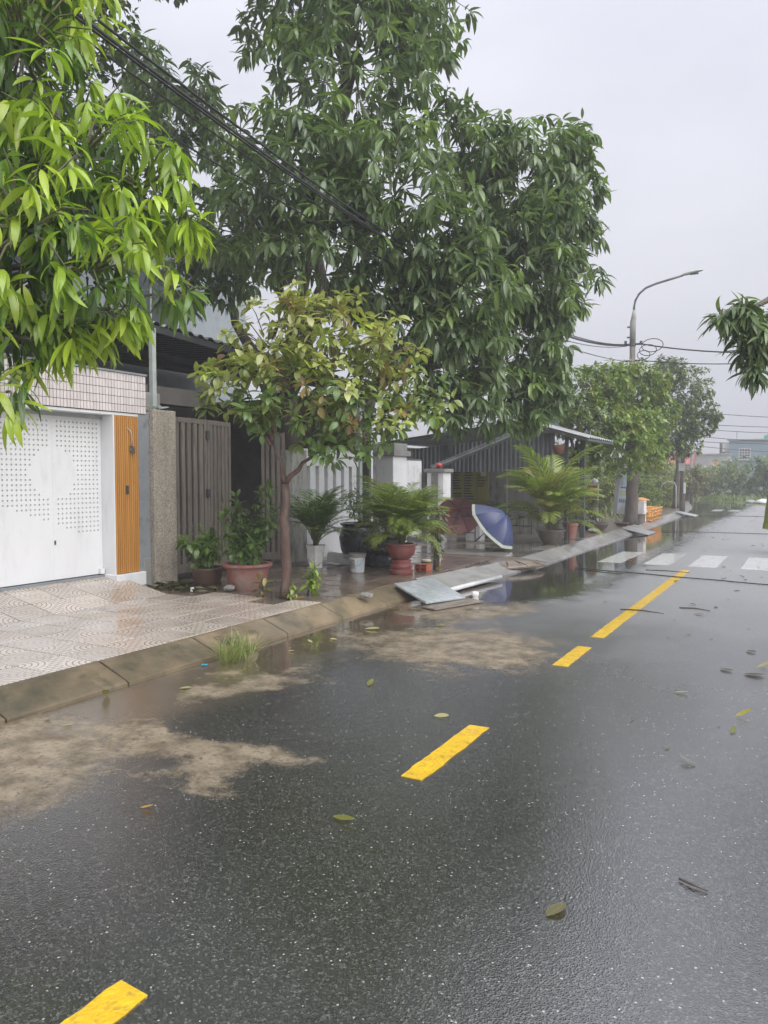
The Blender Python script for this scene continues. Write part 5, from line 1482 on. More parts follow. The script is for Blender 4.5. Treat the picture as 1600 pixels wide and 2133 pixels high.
LOB_TC=[(-4.47,33.19,4.88,1.16),(-5.00,32.94,5.66,0.73),(-4.03,33.38,3.92,0.87),(-4.78,32.94,3.53,0.97),(-3.60,33.61,3.72,0.43),(-5.33,33.24,6.10,0.49),(-4.43,33.10,2.86,0.62),(-4.93,32.82,2.76,0.54)]

LOB_F=[(-7.36,6.50,6.76,0.48),(-7.84,6.26,7.15,0.84),(-7.97,5.75,7.55,1.23),(-7.72,6.95,8.17,0.89),(-8.00,6.49,8.88,1.26),(-8.79,5.33,8.24,1.39),(-7.42,6.80,6.47,0.26),(-7.61,7.68,9.83,1.25),(-8.89,5.09,6.84,1.06),(-7.41,8.37,10.04,1.24),(-7.90,7.56,10.76,1.50),(-9.05,8.17,6.25,0.85),(-9.22,7.46,5.57,0.88),(-9.15,9.12,5.78,0.65),(-9.37,6.83,6.03,1.22),(-9.73,5.81,5.43,1.20),(-8.79,6.85,6.65,0.81)]

def tint_near(C, A, r, k):
    n = len(C)
    f = rng.random(n)
    young = (r > .66) & (f < .80) & (A[:, 0] > -.45)          # fresh flush at the shoot tips on the street side
    c = lerpc((.055, .12, .022), (.16, .28, .035), rng.random(n))
    y = lerpc((.27, .42, .035), (.47, .59, .05), rng.random(n))
    c[young] = y[young]
    return c
def tint_mango(C, A, r, k):  # leaf tints lifted and greyed, painting the rain-haze veil into the crowns
    n = len(C)
    c = lerpc((.09, .14, .068), (.19, .27, .115), rng.random(n))
    y = (r > .8) & (rng.random(n) < .18)
    c[y] = lerpc((.15, .24, .07), (.22, .31, .09), rng.random(n))[y]
    return c
def tint_small(C, A, r, k):
    n = len(C)
    f = np.clip((C[:, 2] - 2.1) / 1.4 + rng.normal(size=n) * .3, 0, 1)
    c = lerpc((.13, .22, .06), (.47, .48, .17), f)
    b = rng.random(n)
    q = (r > .75) & (b < .10); c[q] = lerpc((.30, .40, .035), (.38, .46, .05), rng.random(n))[q]
    q = (r > .6) & (b > .91); c[q] = lerpc((.26, .20, .07), (.30, .17, .075), rng.random(n))[q]
    return c
def tint_round(lo, hi, yel=.12):
    def f(C, A, r, k):
        n = len(C)
        c = lerpc(lo, hi, rng.random(n))
        q = rng.random(n) < yel; c[q] = lerpc((.20, .24, .04), (.26, .28, .05), rng.random(n))[q]
        return c
    return f

tree('mango_tree', (-5.9, 2.2, GZ), 'young mango tree with lime-green shoots overhanging the white gate', LOB_NEAR, 640, 10, .225, tint_near,
     ((-6.0, 2.0, .1), (-5.5, 2.7, 2.5), [(-4.72, 3.49, 4.5), (-4.39, 3.64, 3.75), (-4.1, 3.9, 3.5), (-4.15, 3.4, 2.95), (-4.2, 3.05, 3.0), (-4.3, 3.2, 2.45)], .11, .08, .05), MANGO, 300, .95, .9, twig_every=1, shell=.35)
tree('mango_tree', (-8.9, 12.0, GZ), 'tall old mango tree filling the middle of the sky', LOB_A, 1950, 11, .255, tint_mango,
     ((-8.7, 11.9, .1), (-8.4, 11.5, 3.0), [((-8.5, 11.7, 2.4), (-9.3, 10.6, 5.2)), (-8.2, 11.2, 5.6), (-7.0, 10.7, 6.2), (-6.6, 11.0, 8.3), (-6.4, 10.6, 5.2), (-5.6, 10.7, 5.8), ((-7.5, 11.1, 5.5), (-6.5, 11.2, 10.2)), ((-8.2, 11.2, 5.0), (-9.9, 10.4, 7.9)), ((-8.2, 11.2, 5.2), (-8.4, 10.4, 7.0))], .26, .20, .15), MANGO_LO, 300, .75, 1.0, twig_every=4, group=None)
tree('mango_tree', (-9.0, 14.5, GZ), 'dark mango tree hanging low over the pavement and umbrellas', LOB_B, 1080, 11, .255, tint_mango,
     ((-9.0, 14.5, .1), (-8.0, 13.8, 3.2), [(-5.4, 12.9, 5.0), (-4.6, 12.9, 6.4), (-4.4, 12.9, 5.1), (-5.0, 11.9, 4.6), (-4.6, 12.8, 3.9), (-5.4, 11.5, 3.8), ((-4.6, 12.9, 6.0), (-3.9, 13.8, 7.2)), ((-4.4, 12.9, 5.0), (-3.3, 13.8, 5.15))], .20, .15, .09), MANGO_LO, 300, .80, 1.0, twig_every=4)
tree('street_tree', (-5.43, 7.38, GZ), 'small leaning tree with yellowing leaves growing from the pavement', LOB_S, 400, 7, .145, tint_small,
     ((-5.42, 7.36, .1), (-5.44, 7.40, 1.50), [(-5.02, 7.65, 1.94), ((-5.02, 7.65, 1.94), (-4.75, 7.85, 2.9)), ((-5.05, 7.63, 1.9), (-4.25, 8.1, 2.45)), (-5.55, 7.30, 2.0), ((-5.55, 7.30, 2.0), (-5.75, 7.25, 3.05)), ((-5.55, 7.3, 1.95), (-6.1, 7.0, 2.5)), ((-5.3, 7.5, 1.9), (-5.15, 7.75, 3.3))], .062, .048, .036), OVATE, 300, .30, .9, bark='bark_red', twig_every=2, shell=.4, up=.7)
tree('mango_tree', (2.6, 10.5, GZ), 'mango tree on the right pavement with one branch drooping into view', LOB_R, 210, 11, .22, tint_mango,
     ((2.6, 10.6, .1), (2.2, 10.4, 2.9), [(-.05, 9.95, 3.8), ((.9, 10.1, 3.6), (-.3, 9.4, 3.5)), ((-.1, 9.6, 3.6), (-.65, 8.9, 3.3)), ((-.3, 9.4, 3.4), (-.55, 8.95, 2.8))], .16, .12, .07), MANGO, 150, .8, 1.0, twig_every=1, shell=.3)
tree('yard_tree', (-7.3, 1.2, GZ), 'tall small-leaved tree showing behind the lime-green mango at the top left', LOB_F, 2300, 9, .11, tint_round((.05, .08, .04), (.11, .15, .06), .04),
     ((-7.2, .9, .1), (-7.4, 2.2, 3.6), [(-8.2, 4.7, 6.6), (-8.6, 4.3, 7.3), (-8.4, 3.6, 7.8), (-8.3, 5.2, 7.8), (-8.9, 2.6, 8.0), (-8.3, 5.0, 9.0)], .15, .12, .07), OVATE_LO, 0, .3, .9, mats=('leaf_far', 'leaf_o'), twig_every=2)
tree('round_tree', (-6.0, 20.3, GZ), 'bushy green roadside tree with slanting stems beside the shed', LOB_TA, 950, 9, .15, tint_round((.14, .215, .045), (.26, .35, .07)),
     ((-6.1, 20.5, .1), (-5.75, 20.5, 1.5), [(-5.1, 20.8, 3.1), (-5.45, 20.6, 3.8), (-4.5, 20.9, 2.5), (-4.8, 21.2, 3.9), ((-5.3, 20.6, 2.2), (-4.0, 21.5, 2.9))], .10, .08, .06), OVATE_LO, 0, .3, .9, mats=('leaf_far', 'leaf_o'), twig_every=4)
tree('round_tree', (-4.66, 23.6, GZ), 'round roadside tree with thick dark trunk beside the foam boxes', LOB_TB, 800, 9, .15, tint_round((.125, .20, .045), (.23, .31, .065)),
     ((-4.68, 23.6, .1), (-4.62, 23.65, 1.95), [(-4.6, 23.9, 4.0), (-4.1, 24.1, 2.9), (-4.8, 23.8, 2.9), (-4.2, 24.4, 4.2)], .20, .155, .085), OVATE_LO, 0, .3, .9, mats=('leaf_far', 'leaf_o'), twig_every=4)
tree('round_tree', (-5.1, 35.6, GZ), 'dark upright roadside tree above the far concrete pole', LOB_TC, 800, 9, .16, tint_round((.075, .125, .035), (.15, .205, .05), .08),
     ((-5.2, 35.8, .1), (-5.1, 35.8, 2.6), [(-4.9, 35.8, 5.1), (-5.4, 35.6, 5.9), (-4.4, 36, 4.1), (-5.2, 35.6, 3.7)], .14, .10, .06), OVATE_LO, 0, .3, .9, mats=('leaf_far', 'leaf_o'), twig_every=4)

# background trees and bushes, each its own
def bush(name, x, y, h, w, label, lo, hi, n=260, ln=.16, trunk=True, group=None, cat='bush'):
    t = thing(name, (x, y, 0), label, cat, group)
    lobes = [(x + random.uniform(-.35, .35) * w, y + random.uniform(-.3, .3) * w, h * z, w * s) for z, s in ((.35, .42), (.55, .45), (.75, .34), (.5, .40), (.62, .38), (.3, .40))]
    C, A, r, k = in_lobes(lobes, n, .45)
    C[:, 2] = np.maximum(C[:, 2], .1)
    P, D, U, L, I = rosettes(C, unit(A + np.array([0, 0, .4])), 8, ln, .3, .9)
    foliage(t, P, D, U, L, np.clip(tint_round(lo, hi)(C, A, r, k)[I] * (.8 + .4 * rng.random((len(P), 1))), .004, .9), OVATE_LO, M['leaf_far'], M['leaf_o'], 0, 'crown')
    if trunk:
        m = MB().tube(wiggle((x, y, -.06), (x + random.uniform(-.2, .2), y, h * .55), 5, .08), [.05 * w, .045 * w, .04 * w, .035 * w, .03 * w, .02 * w], 7)
        m.build('trunk', M['bark'], t, smooth='all')
    return t
G1, G2, G3 = ((.10, .16, .035), (.19, .26, .05)), ((.13, .17, .04), (.26, .28, .06)), ((.055, .11, .035), (.12, .18, .045))
spec = [  # x, y, height, width, label
    (-7.3, 26.5, 1.9, 1.7, 'leafy bush behind the banner stand', G3, .13),
    (-6.9, 29.5, 2.0, 1.8, 'yellowish bush right of the banner behind the foam boxes', G2, .14),
    (-6.6, 32.5, 1.8, 1.9, 'pale green bush behind the orange baskets', G1, .14),
    (-7.8, 36.0, 2.6, 2.4, 'dark green bush under the red-roofed house', G3, .16),
    (-6.3, 37.5, 1.5, 1.6, 'bright low bush left of the far pole', G2, .14),
    (-6.6, 41.5, 2.9, 2.2, 'olive bushy tree right of the far pole', G2, .16),
    (-9.2, 45.0, 2.8, 3.0, 'green bushy tree behind the far pole', G1, .2),
    (-5.9, 46.5, 2.4, 1.6, 'brownish thin bush at the bend of the road', ((.10, .10, .04), (.20, .17, .07)), .16),
    (-8.4, 57.5, 2.3, 2.6, 'hazy green bush at the left of the far hedge', G1, .22),
    (-6.6, 58.5, 2.0, 2.4, 'yellow-green bush in the middle of the far hedge', G2, .22),
    (-4.6, 57.0, 2.8, 2.7, 'spreading tree with pale flowers in the far hedge', G1, .22),
    (-2.6, 55.5, 3.1, 2.6, 'tall dark tree on thin trunk in the far hedge', G3, .22),
    (-0.9, 56.0, 3.3, 3.0, 'big green tree at the right end of the far hedge', G1, .22),
    (1.8, 54.0, 3.2, 3.0, 'green tree beyond the right edge of the far hedge', G3, .22),
    (-10.8, 60, 2.7, 3.2, 'broad green tree below the red roof', G1, .24),
    (-14.5, 58, 3.2, 3.6, 'dense tree behind the roadside trees', G3, .24),
    (-12.5, 40, 3.2, 3.2, 'garden tree behind the shed and banner', G1, .2),
    (-10.5, 31.0, 3.0, 2.8, 'garden tree seen under the bushy roadside tree', G3, .18),
    (-8.9, 28.5, 2.2, 2.2, 'garden bush beside the signboard posts', G2, .16)]
for x, y, h, w, lab, g, ln in spec:
    bush('tree' if h > 2.5 else 'bush', x, y, h, w, lab, g[0], g[1], 330, ln, True, None, 'tree' if h > 2.5 else 'bush')

def blades_patch(name, pts, hmin, hmax, c0, c1, label, kind='stuff', wid=.008, parent=None, lean=.5):
    pts = np.asarray(pts, float); n = len(pts)
    a = rng.random(n) * 6.28
    D = np.stack([np.cos(a) * lean * rng.random(n), np.sin(a) * lean * rng.random(n), np.ones(n)], 1)
    T = [blade(4, wid, .9, .3, .6, .3), blade(4, wid, .4, .3, .6, .3)]
    L = hmin + (hmax - hmin) * rng.random(n)
    t = parent or thing(name, tuple(pts.mean(0)), label, 'grass')
    U = np.stack([-np.cos(a), -np.sin(a), np.full(n, .05)], 1)
    return t, foliage(t, pts, D, U, L, lerpc(c0, c1, rng.random(n)), T, M['leaf_far'], M['leaf_o'], 0, 'blades')
# grass tuft in the gutter
n = 230; a = rng.random(n) * 6.28; r = .13 * np.sqrt(rng.random(n))
blades_patch('grass_tuft', np.stack([-4.33 + r * np.cos(a) * .9, 5.15 + r * np.sin(a) * 1.5, np.full(n, .0)], 1), .14, .32, (.16, .24, .04), (.34, .36, .12), 'tuft of pale grass growing in the gutter by the kerb', wid=.013, lean=1.1)
# long grass along the far verge: nobody could count it
n = 5200
yy = 26 + 32 * rng.random(n) ** .8
kk = np.array([kx(v) for v in yy])
gx = kk - 1.0 - 3.2 * rng.random(n)
P = np.stack([gx, yy, np.full(n, .1)], 1)
n2 = 2600
P2 = np.stack([-8 + 12 * rng.random(n2), 51 + 5 * rng.random(n2) + 0 * rng.random(n2), np.full(n2, -.05)], 1)
P2 = P2[[rx(min(q[1], 57)) + .5 < q[0] for q in P2]]
P = np.concatenate([P, P2])
n = len(P); a = rng.random(n) * 6.28
T = [blade(3, .05, .9, .3, .6, .3), blade(3, .05, .5, .3, .6, .3)]
D = np.stack([np.cos(a) * .5, np.sin(a) * .5, np.ones(n)], 1); U = np.stack([-np.cos(a), -np.sin(a), np.full(n, .05)], 1)
vg = thing('verge_grass', (-6.5, 40, 0), 'long wet grass along the far left verge and road end', 'grass')
foliage(vg, P, D, U, .25 + .4 * rng.random(n), lerpc((.08, .14, .03), (.20, .25, .06), rng.random(n)), T, M['leaf_far'], M['leaf_o'], 0, 'blades')

# ------------------------------------------------------------------ potted plants
def frond_mesh(length, arch, nl, leafl, width, c0, c1, seed, vee=.35, start=.18):
    """One palm frond: arching rachis along +x with paired leaflets."""
    rs = np.random.default_rng(seed)
    def mid(s):
        ang = arch[0] + (arch[1] - arch[0]) * s
        return ang
    S = np.linspace(0, 1, 25); pos = [np.zeros(3)]
    for i in range(24):
        an = mid(S[i]); pos.append(pos[-1] + np.array([math.cos(an), 0, math.sin(an)]) * length / 24)
    pos = np.array(pos)
    def at_(s):
        return np.array([np.interp(s, S, pos[:, j]) for j in range(3)])
    P, D, U, L = [], [], [], []
    for i in range(nl):
        s = start + (1 - start) * (i + .5) / nl
        an = mid(s); tdir = np.array([math.cos(an), 0, math.sin(an)]); nrm = np.array([-math.sin(an), 0, math.cos(an)])
        for sg in (-1, 1):
            fw = .55 + .5 * s
            d = tdir * fw + np.array([0, sg, 0]) + nrm * vee + rs.normal(size=3) * .08
            P.append(at_(s)); D.append(d); U.append(nrm + rs.normal(size=3) * .1)
            L.append(leafl * (math.sin(math.pi * min(.97, .12 + .8 * s)) ** .6) * (1 + .12 * rs.normal()))
    P, D, U, L = map(np.array, (P, D, U, L))
    X, Y, Z = frames(D, U)
    TV, TF, TR = blade(3, width, .7, .3, .6, .35)
    V = P[:, None] + L[:, None, None] * (TV[None, :, 0:1] * X[:, None] + TV[None, :, 1:2] * Y[:, None] + TV[None, :, 2:3] * Z[:, None])
    F = (TF[None] + (np.arange(len(P)) * len(TV))[:, None, None]).reshape(-1, 4)
    V = V.reshape(-1, 3)
    tint = np.repeat(lerpc(c0, c1, rs.random(len(P))), len(TV), 0); rib = np.tile(TR, len(P))
    # rachis
    m = MB().tube([tuple(p) for p in pos[::3]], [.009 * (1 - .8 * i / 8) * length / .8 + .001 for i in range(9)], 4, cap=False)
    rv = np.array(m.v); rf = np.array(m.f) + len(V)
    V = np.concatenate([V, rv]); F = np.concatenate([F, rf])
    tint = np.concatenate([tint, np.tile([.18, .19, .05], (len(rv), 1))]); rib = np.concatenate([rib, np.ones(len(rv))])
    me = bpy.data.meshes.new('frond')
    me.from_pydata(V.tolist(), [], F.tolist())
    me.polygons.foreach_set('use_smooth', [True] * len(F))
    a = me.color_attributes.new('tint', 'FLOAT_COLOR', 'POINT')
    a.data.foreach_set('color', np.concatenate([tint, np.ones((len(tint), 1))], 1).astype(np.float32).ravel())
    a = me.attributes.new('rib', 'FLOAT', 'POINT'); a.data.foreach_set('value', rib.astype(np.float32))
    me.materials.append(M['frond'])
    return me
def palm(loc, label, meshes, n, smin, smax, tmin, tmax, spread=.06, stems=0, name='palm', stem_h=.3):
    t = thing(name, loc, label, 'plant')
    for i in range(n):
        f = i / max(1, n - 1)
        o = bpy.data.objects.new('frond', meshes[i % len(meshes)]); COL.objects.link(o); o.parent = t
        a = i * 2.399 + random.uniform(-.3, .3)
        tilt = tmin + (tmax - tmin) * f ** .5 + random.uniform(-.12, .12)
        o.location = (spread * math.cos(a), spread * math.sin(a), stem_h * random.uniform(.1, 1))
        o.rotation_euler = (random.uniform(-.25, .25), -tilt, a)
        s = smin + (smax - smin) * (.45 * random.random() + .55 * f); o.scale = (s, s, s)
    for i in range(stems):
        a = i * 2.4
        MB().tube([(loc[0] + .03 * math.cos(a), loc[1] + .03 * math.sin(a), loc[2] - .02), (loc[0] + (.03 + spread * .6) * math.cos(a), loc[1] + (.03 + spread * .6) * math.sin(a), loc[2] + stem_h)], [.012, .008], 5).build('stem', M['twig'], t)
    return t
FA = [frond_mesh(.95, (1.35, .15), 21, .22, .055, (.09, .18, .045), (.18, .29, .06), s) for s in (1, 2, 3)]
palm((-6.77, 10.0, GZ + .34), 'feathery green palm growing in the white planter', FA, 52, .5, 1.05, -1.0, .2, .05, 9, 'potted_palm', .36)
FB = [frond_mesh(1.0, (1.35, .1), 30, .27, .035, (.17, .27, .05), (.36, .44, .09), s) for s in (4, 5, 6)]
palm((px, py, GZ + .42), 'bushy dense palm growing in the red pedestal pot', FB, 100, .5, 1.0, -1.25, .2, .05, 6, 'potted_palm', .35)
FC = [frond_mesh(1.85, (1.4, .0), 34, .48, .045, (.17, .26, .045), (.36, .42, .08), s) for s in (7, 8, 9)] + [frond_mesh(1.55, (1.35, -.2), 30, .46, .045, (.20, .22, .04), (.34, .31, .06), 10)]
palm((-4.82, 16.0, GZ + .27), 'big yellow-green palm in the wide grey bowl', FC, 44, .42, 1.0, -.85, .3, .07, 8, 'potted_palm', .45)
FD = [frond_mesh(.5, (.9, -.6), 12, .16, .05, (.08, .14, .03), (.16, .2, .05), 11)]
palm((-4.75, 17.3, GZ + .35), 'thin palm in the terracotta pot behind the big palm', FD, 14, .8, 1.2, -.2, .6, .03, 3, 'potted_palm', .3)
palm((-7.1, 18.9, GZ), 'dark palm in the shade inside the shed', FD, 16, 1.2, 1.7, -.1, .6, .05, 3, 'shade_palm', .4)

def shrub(loc, label, stems, n_ros, nl, ln, lo, hi, spreadv, n_single, hang=.35, name='potted_shrub', templ=None, cat='plant'):
    t = thing(name, loc, label, cat)
    C, A = [], []
    for dx, dy, h in stems:
        p = wiggle(loc, (loc[0] + dx, loc[1] + dy, loc[2] + h), 5, .18)
        MB().tube(p, [.012, .010, .009, .007, .005, .003], 5).build('stem', M['bark'], t, smooth='all')
        for k in range(n_ros):
            s = .30 + .70 * (k + random.random()) / n_ros
            i = min(4, int(s * 5)); q = p[i].lerp(p[i + 1], s * 5 - i)
            d = unit(rng.normal(size=3) * np.array([1, 1, .5]) + np.array([0, 0, .35]))
            C.append(np.array(q) + d * spreadv * random.uniform(.2, 1)); A.append(d)
    C, A = np.array(C), np.array(A)
    m = MB()
    for c, d in zip(C, A):
        m.tube([c - d * spreadv * .8, c], [.004, .002], 4, cap=False)
    o = m.build('twigs', M['twig'], t); o['kind'] = 'stuff'
    P, D, U, L, I = rosettes(C, A, nl, ln, hang, .9)
    ti = lerpc(lo, hi, rng.random(len(C)))[I] * (.8 + .4 * rng.random((len(P), 1)))
    foliage(t, P, D, U, L, ti, templ or OVATE, M['leaf'], M['leaf_o'], n_single, 'leaves')
    return t
shrub((-6.90, 7.66, GZ + .2), 'low leafy shrub in the dark brown pot', [(-.30, -.10, .42), (.05, .05, .48), (-.12, .1, .52), (.2, -.1, .38), (-.05, -.2, .35)], 10, 6, .125, (.07, .14, .035), (.17, .27, .05), .13, 200, templ=None)
shrub((-6.28, 7.72, GZ + .28), 'tall loose shrub in the worn red bowl pot', [(-.10, -.05, .95), (.10, .25, 1.05), (.28, .1, .75), (-.28, -.1, .75), (.05, .0, .5), (-.2, -.15, .35), (.22, -.05, .32), (.3, .25, .62)], 9, 6, .125, (.06, .125, .03), (.15, .25, .05), .14, 250)
shrub((-6.55, 11.0, GZ + .6), 'fine-leaved shrub in the black urn', [(-.2, .1, .6), (.2, .1, .65), (0, -.1, .6), (.05, .2, .75), (-.1, -.2, .45)], 18, 7, .05, (.05, .11, .04), (.12, .2, .06), .18, 0)
shrub((-6.0, 10.85, GZ + .46), 'fine-leaved shrub in the relief jar', [(-.2, .05, .5), (.15, .1, .55), (0, -.1, .5)], 16, 7, .05, (.05, .1, .035), (.11, .18, .05), .18, 0)
shrub((-4.85, 20.4, GZ + .16), 'scrubby bonsai shrub in the grey bowl', [(-.25, 0, .5), (.25, .1, .45), (.05, -.1, .6), (-.4, .1, .35)], 12, 6, .06, (.07, .09, .03), (.15, .16, .06), .15, 0)
shrub((-5.6, 21.4, GZ), 'tangled undergrowth behind the poster and bonsai', [(-.5, .2, .9), (.1, .3, 1.1), (.4, .1, .8), (-.2, 0, 1.2), (.6, .5, 1.0)], 16, 7, .09, (.06, .09, .03), (.15, .18, .05), .25, 0, name='undergrowth')
# bright seedlings round the small tree
shrub((-5.28, 7.62, GZ), 'bright lime seedling right of the small tree trunk', [(.05, .05, .32), (.10, .02, .40), (0, .1, .24)], 3, 5, .13, (.20, .33, .03), (.36, .46, .05), .05, 40, name='seedling')
shrub((-5.36, 7.30, GZ), 'small yellowish weed at the foot of the small tree', [(.08, .03, .14), (.14, .06, .12)], 3, 5, .07, (.22, .30, .05), (.34, .38, .08), .03, 25, name='weed')
shrub((-5.66, 7.24, GZ), 'thin reddish weed left of the small tree trunk', [(0, 0, .26), (-.06, .02, .18)], 3, 5, .10, (.16, .17, .05), (.26, .22, .08), .03, 25, name='weed')
# vine-covered stump
vs = thing('vine_stump', (-5.03, 10.7, GZ), 'slender stump wrapped in variegated vine on the wet pavement', 'plant')
MB().tube([(-5.03, 10.7, GZ - .03), (-5.02, 10.7, GZ + .3), (-5.0, 10.72, GZ + .7), (-4.98, 10.7, GZ + .95)], [.035, .03, .035, .03], 8).build('stem', M['bark'], vs, smooth='all')
n = 210; zz = .18 + .75 * rng.random(n) ** .7; a = rng.random(n) * 6.28; rr = (.03 + .12 * ((zz - .1) / .85)) * (.5 + .7 * rng.random(n))
P = np.stack([-5.01 + rr * np.cos(a), 10.71 + rr * np.sin(a), GZ + zz], 1)
D = np.stack([np.cos(a), np.sin(a), -.7 + .5 * rng.random(n)], 1)
foliage(vs, P, D, np.tile([0, 0, 1.0], (n, 1)) + rng.normal(size=(n, 3)) * .3, .05 + .05 * rng.random(n), lerpc((.06, .12, .04), (.34, .38, .20), rng.random(n) ** 1.5), OVATE, M['leaf'], M['leaf_o'], 60, 'leaves')
rg = thing('reddish_grass', (-4.95, 10.9, GZ), 'feathery reddish grass leaning out beside the bushy palm', 'plant')
n = 160; a = rng.random(n) * 6.28
P = np.stack([-5.0 + .05 * np.cos(a), 10.75 + .05 * np.sin(a), np.full(n, GZ + .55)], 1)
foliage(rg, P, np.stack([np.cos(a) * .8, np.sin(a) * .8, .25 + .9 * rng.random(n)], 1), np.tile([0, 0, 1.0], (n, 1)), .22 + .2 * rng.random(n), lerpc((.30, .15, .10), (.34, .24, .10), rng.random(n)), [blade(4, .02, 1.2, .3, .6, .3)], M['leaf_far'], M['leaf_o'], 0, 'blades')
MB().tube([(-5.0, 10.75, GZ), (-5.0, 10.75, GZ + .56)], .02, 6).build('stem', M['bark'], rg)

# heap of torn leaves at the foot of the pier
lh = thing('leaf_heap', (-7.0, 7.45, GZ), 'heap of dark wilted leaves at the foot of the speckled pier', 'leaves')
n = 190; P = np.stack([-7.05 + .28 * rng.normal(size=n), 7.35 + .17 * rng.normal(size=n), GZ + .01 + .05 * rng.random(n)], 1)
a = rng.random(n) * 6.28
foliage(lh, P, np.stack([np.cos(a), np.sin(a), .15 * rng.normal(size=n)], 1), np.tile([0, 0, 1.0], (n, 1)) + .4 * rng.normal(size=(n, 3)), .10 + .12 * rng.random(n), lerpc((.025, .035, .014), (.10, .085, .03), rng.random(n)), MANGO, M['leaf'], M['leaf_o'], 60, 'leaves')

# ------------------------------------------------------------------ fallen leaves, each its own
LM = []
for k, T in enumerate([blade(6, .16, -.3, .25, .8, .45), blade(6, .22, -.55, .3, .8, .45), blade(6, .28, -.15, .2, .7, .5)]):
    me = bpy.data.meshes.new('fallen_leaf'); me.from_pydata(T[0].tolist(), [], T[1].tolist())
    me.polygons.foreach_set('use_smooth', [True] * len(T[1]))
    at2 = me.attributes.new('rib', 'FLOAT', 'POINT'); at2.data.foreach_set('value', T[2].astype(np.float32))
    me.materials.append(M['leaf_o']); LM.append(me)
def fallen(x, y, z, ln, rot, col, label, k=0, group=None, curl=.0):
    o = bpy.data.objects.new('fallen_leaf', LM[k]); COL.objects.link(o)
    o.location = (x, y, z + .004); o.rotation_euler = (random.uniform(-.2, .2), curl, rot); o.scale = (ln * .85, ln * .85, ln * .85)
    o.color = (*col, 1)
    return tag(o, label, 'leaf', group)
YL, OR, OL, BR, DK, PL = (.42, .36, .06), (.55, .27, .05), (.19, .19, .04), (.13, .07, .04), (.045, .04, .03), (.48, .44, .22)
fallen(-2.78, 2.60, .004, .085, .3, OR, 'curled orange leaf on bare asphalt below the silt', 1)
fallen(-1.92, 2.97, .004, .16, R(-5), OL, 'flat olive-yellow leaf between silt and yellow dash', 0)
fallen(-.80, 2.66, .001, .13, R(70), (.20, .18, .10), 'flattened pale round leaf pressed into the near asphalt', 2)
fallen(-.52, 4.48, .004, .12, R(160), (.20, .20, .18), 'grey folded leaf right of the second yellow dash', 1)
fallen(-.40, 5.52, .004, .14, R(30), YL, 'yellow-tipped leaf standing near the right edge', 1, curl=-.2)
fallen(-.40, 5.15, .004, .12, R(80), OL, 'small brown-green leaf below the yellow-tipped leaf', 0)
fallen(-.85, 5.92, .004, .13, R(10), PL, 'pale thin leaf right of the short yellow dash', 0)
fallen(-.44, 6.74, .004, .19, R(5), (.10, .065, .05), 'large flat brown leaf at the right edge', 2)
fallen(-.62, 6.83, .004, .14, R(-30), (.09, .11, .04), 'dark green leaf left of the large brown leaf', 2)
fallen(-.36, 7.02, .004, .16, R(15), PL, 'cream leaf with raised tip above the brown leaf', 1, curl=-.25)
fallen(-.48, 7.66, .004, .13, R(-40), (.07, .08, .04), 'dark leaf farthest along the right edge cluster', 2)
fallen(-1.15, 9.42, .004, .16, R(-20), BR, 'curled brown twig-like leaf right of the long yellow line', 0)
fallen(-4.02, 6.82, .004, .20, R(20), PL, 'big pale yellow leaf in the gutter pool', 2)
fallen(-4.44, 3.86, .004, .19, R(-50), OL, 'green-yellow leaf leaning on the foot of the kerb', 0, curl=-.35)
fallen(-3.45, 7.35, .004, .14, R(10), (.50, .42, .03), 'bright yellow leaf on the silt below the marble slab', 0)
fallen(-2.90, 4.98, .004, .13, R(100), OL, 'small olive leaf above the silt tongue', 1)
fallen(-2.15, 4.56, .004, .12, R(20), PL, 'pale leaf pressed flat beside the second yellow dash', 2)
fallen(-5.25, 7.30, GZ + .004, .15, R(40), (.55, .26, .04), 'orange leaf on the tiles near the kerb by the small tree', 1)
fallen(-5.62, 6.95, GZ + .004, .16, R(15), PL, 'cream leaf on the tiles left of the orange one', 0)
fallen(-7.0, 7.12, GZ + .03, .19, R(10), YL, 'yellow leaf at the front of the wilted heap', 0)
fallen(-5.0, 7.75, GZ + .004, .17, R(5), (.26, .30, .06), 'green leaf on the muddy pavement right of the small tree', 0)
fallen(-4.98, 8.05, GZ + .004, .15, R(-20), (.34, .32, .07), 'yellow-green leaf close to the kerb past the small tree', 1)
fallen(-4.95, 10.58, GZ + .01, .22, R(-35), (.34, .27, .08), 'dry yellow leaf propped at the foot of the vine stump', 2, curl=-.3)
tw = tag(MB().tube([(-.42, 3.16, .008), (-.37, 3.135, .012), (-.31, 3.12, .008)], [.004, .006, .003], 6).build('twig', M['bark'], None, smooth='all'), 'short black twig on the near right asphalt', 'twig')
for (x, y, l, lab) in ((-1.35, 9.75, .35, 'forked dark twig right of the long yellow line'), (-1.95, 9.3, .5, 'straight dark stick across the long yellow line'), (-2.4, 13.4, .7, 'dark stick lying near the zebra crossing')):
    tag(MB().tube([(x, y, .01), (x + l * .5, y + .03, .014), (x + l, y - .03, .008)], [.007, .009, .004], 5).build('twig', M['bark'], None, smooth='all'), lab, 'twig')
rs = np.random.default_rng(21)
for k in range(34):
    x, y = rs.uniform(-3.2, .2), rs.uniform(9.5, 20)
    fallen(x, y, .004, rs.uniform(.07, .13), rs.uniform(0, 6), DK if k % 3 else BR, 'small dark wet leaf scattered around the zebra crossing', int(rs.integers(0, 3)), 'dark leaves near the crossing')
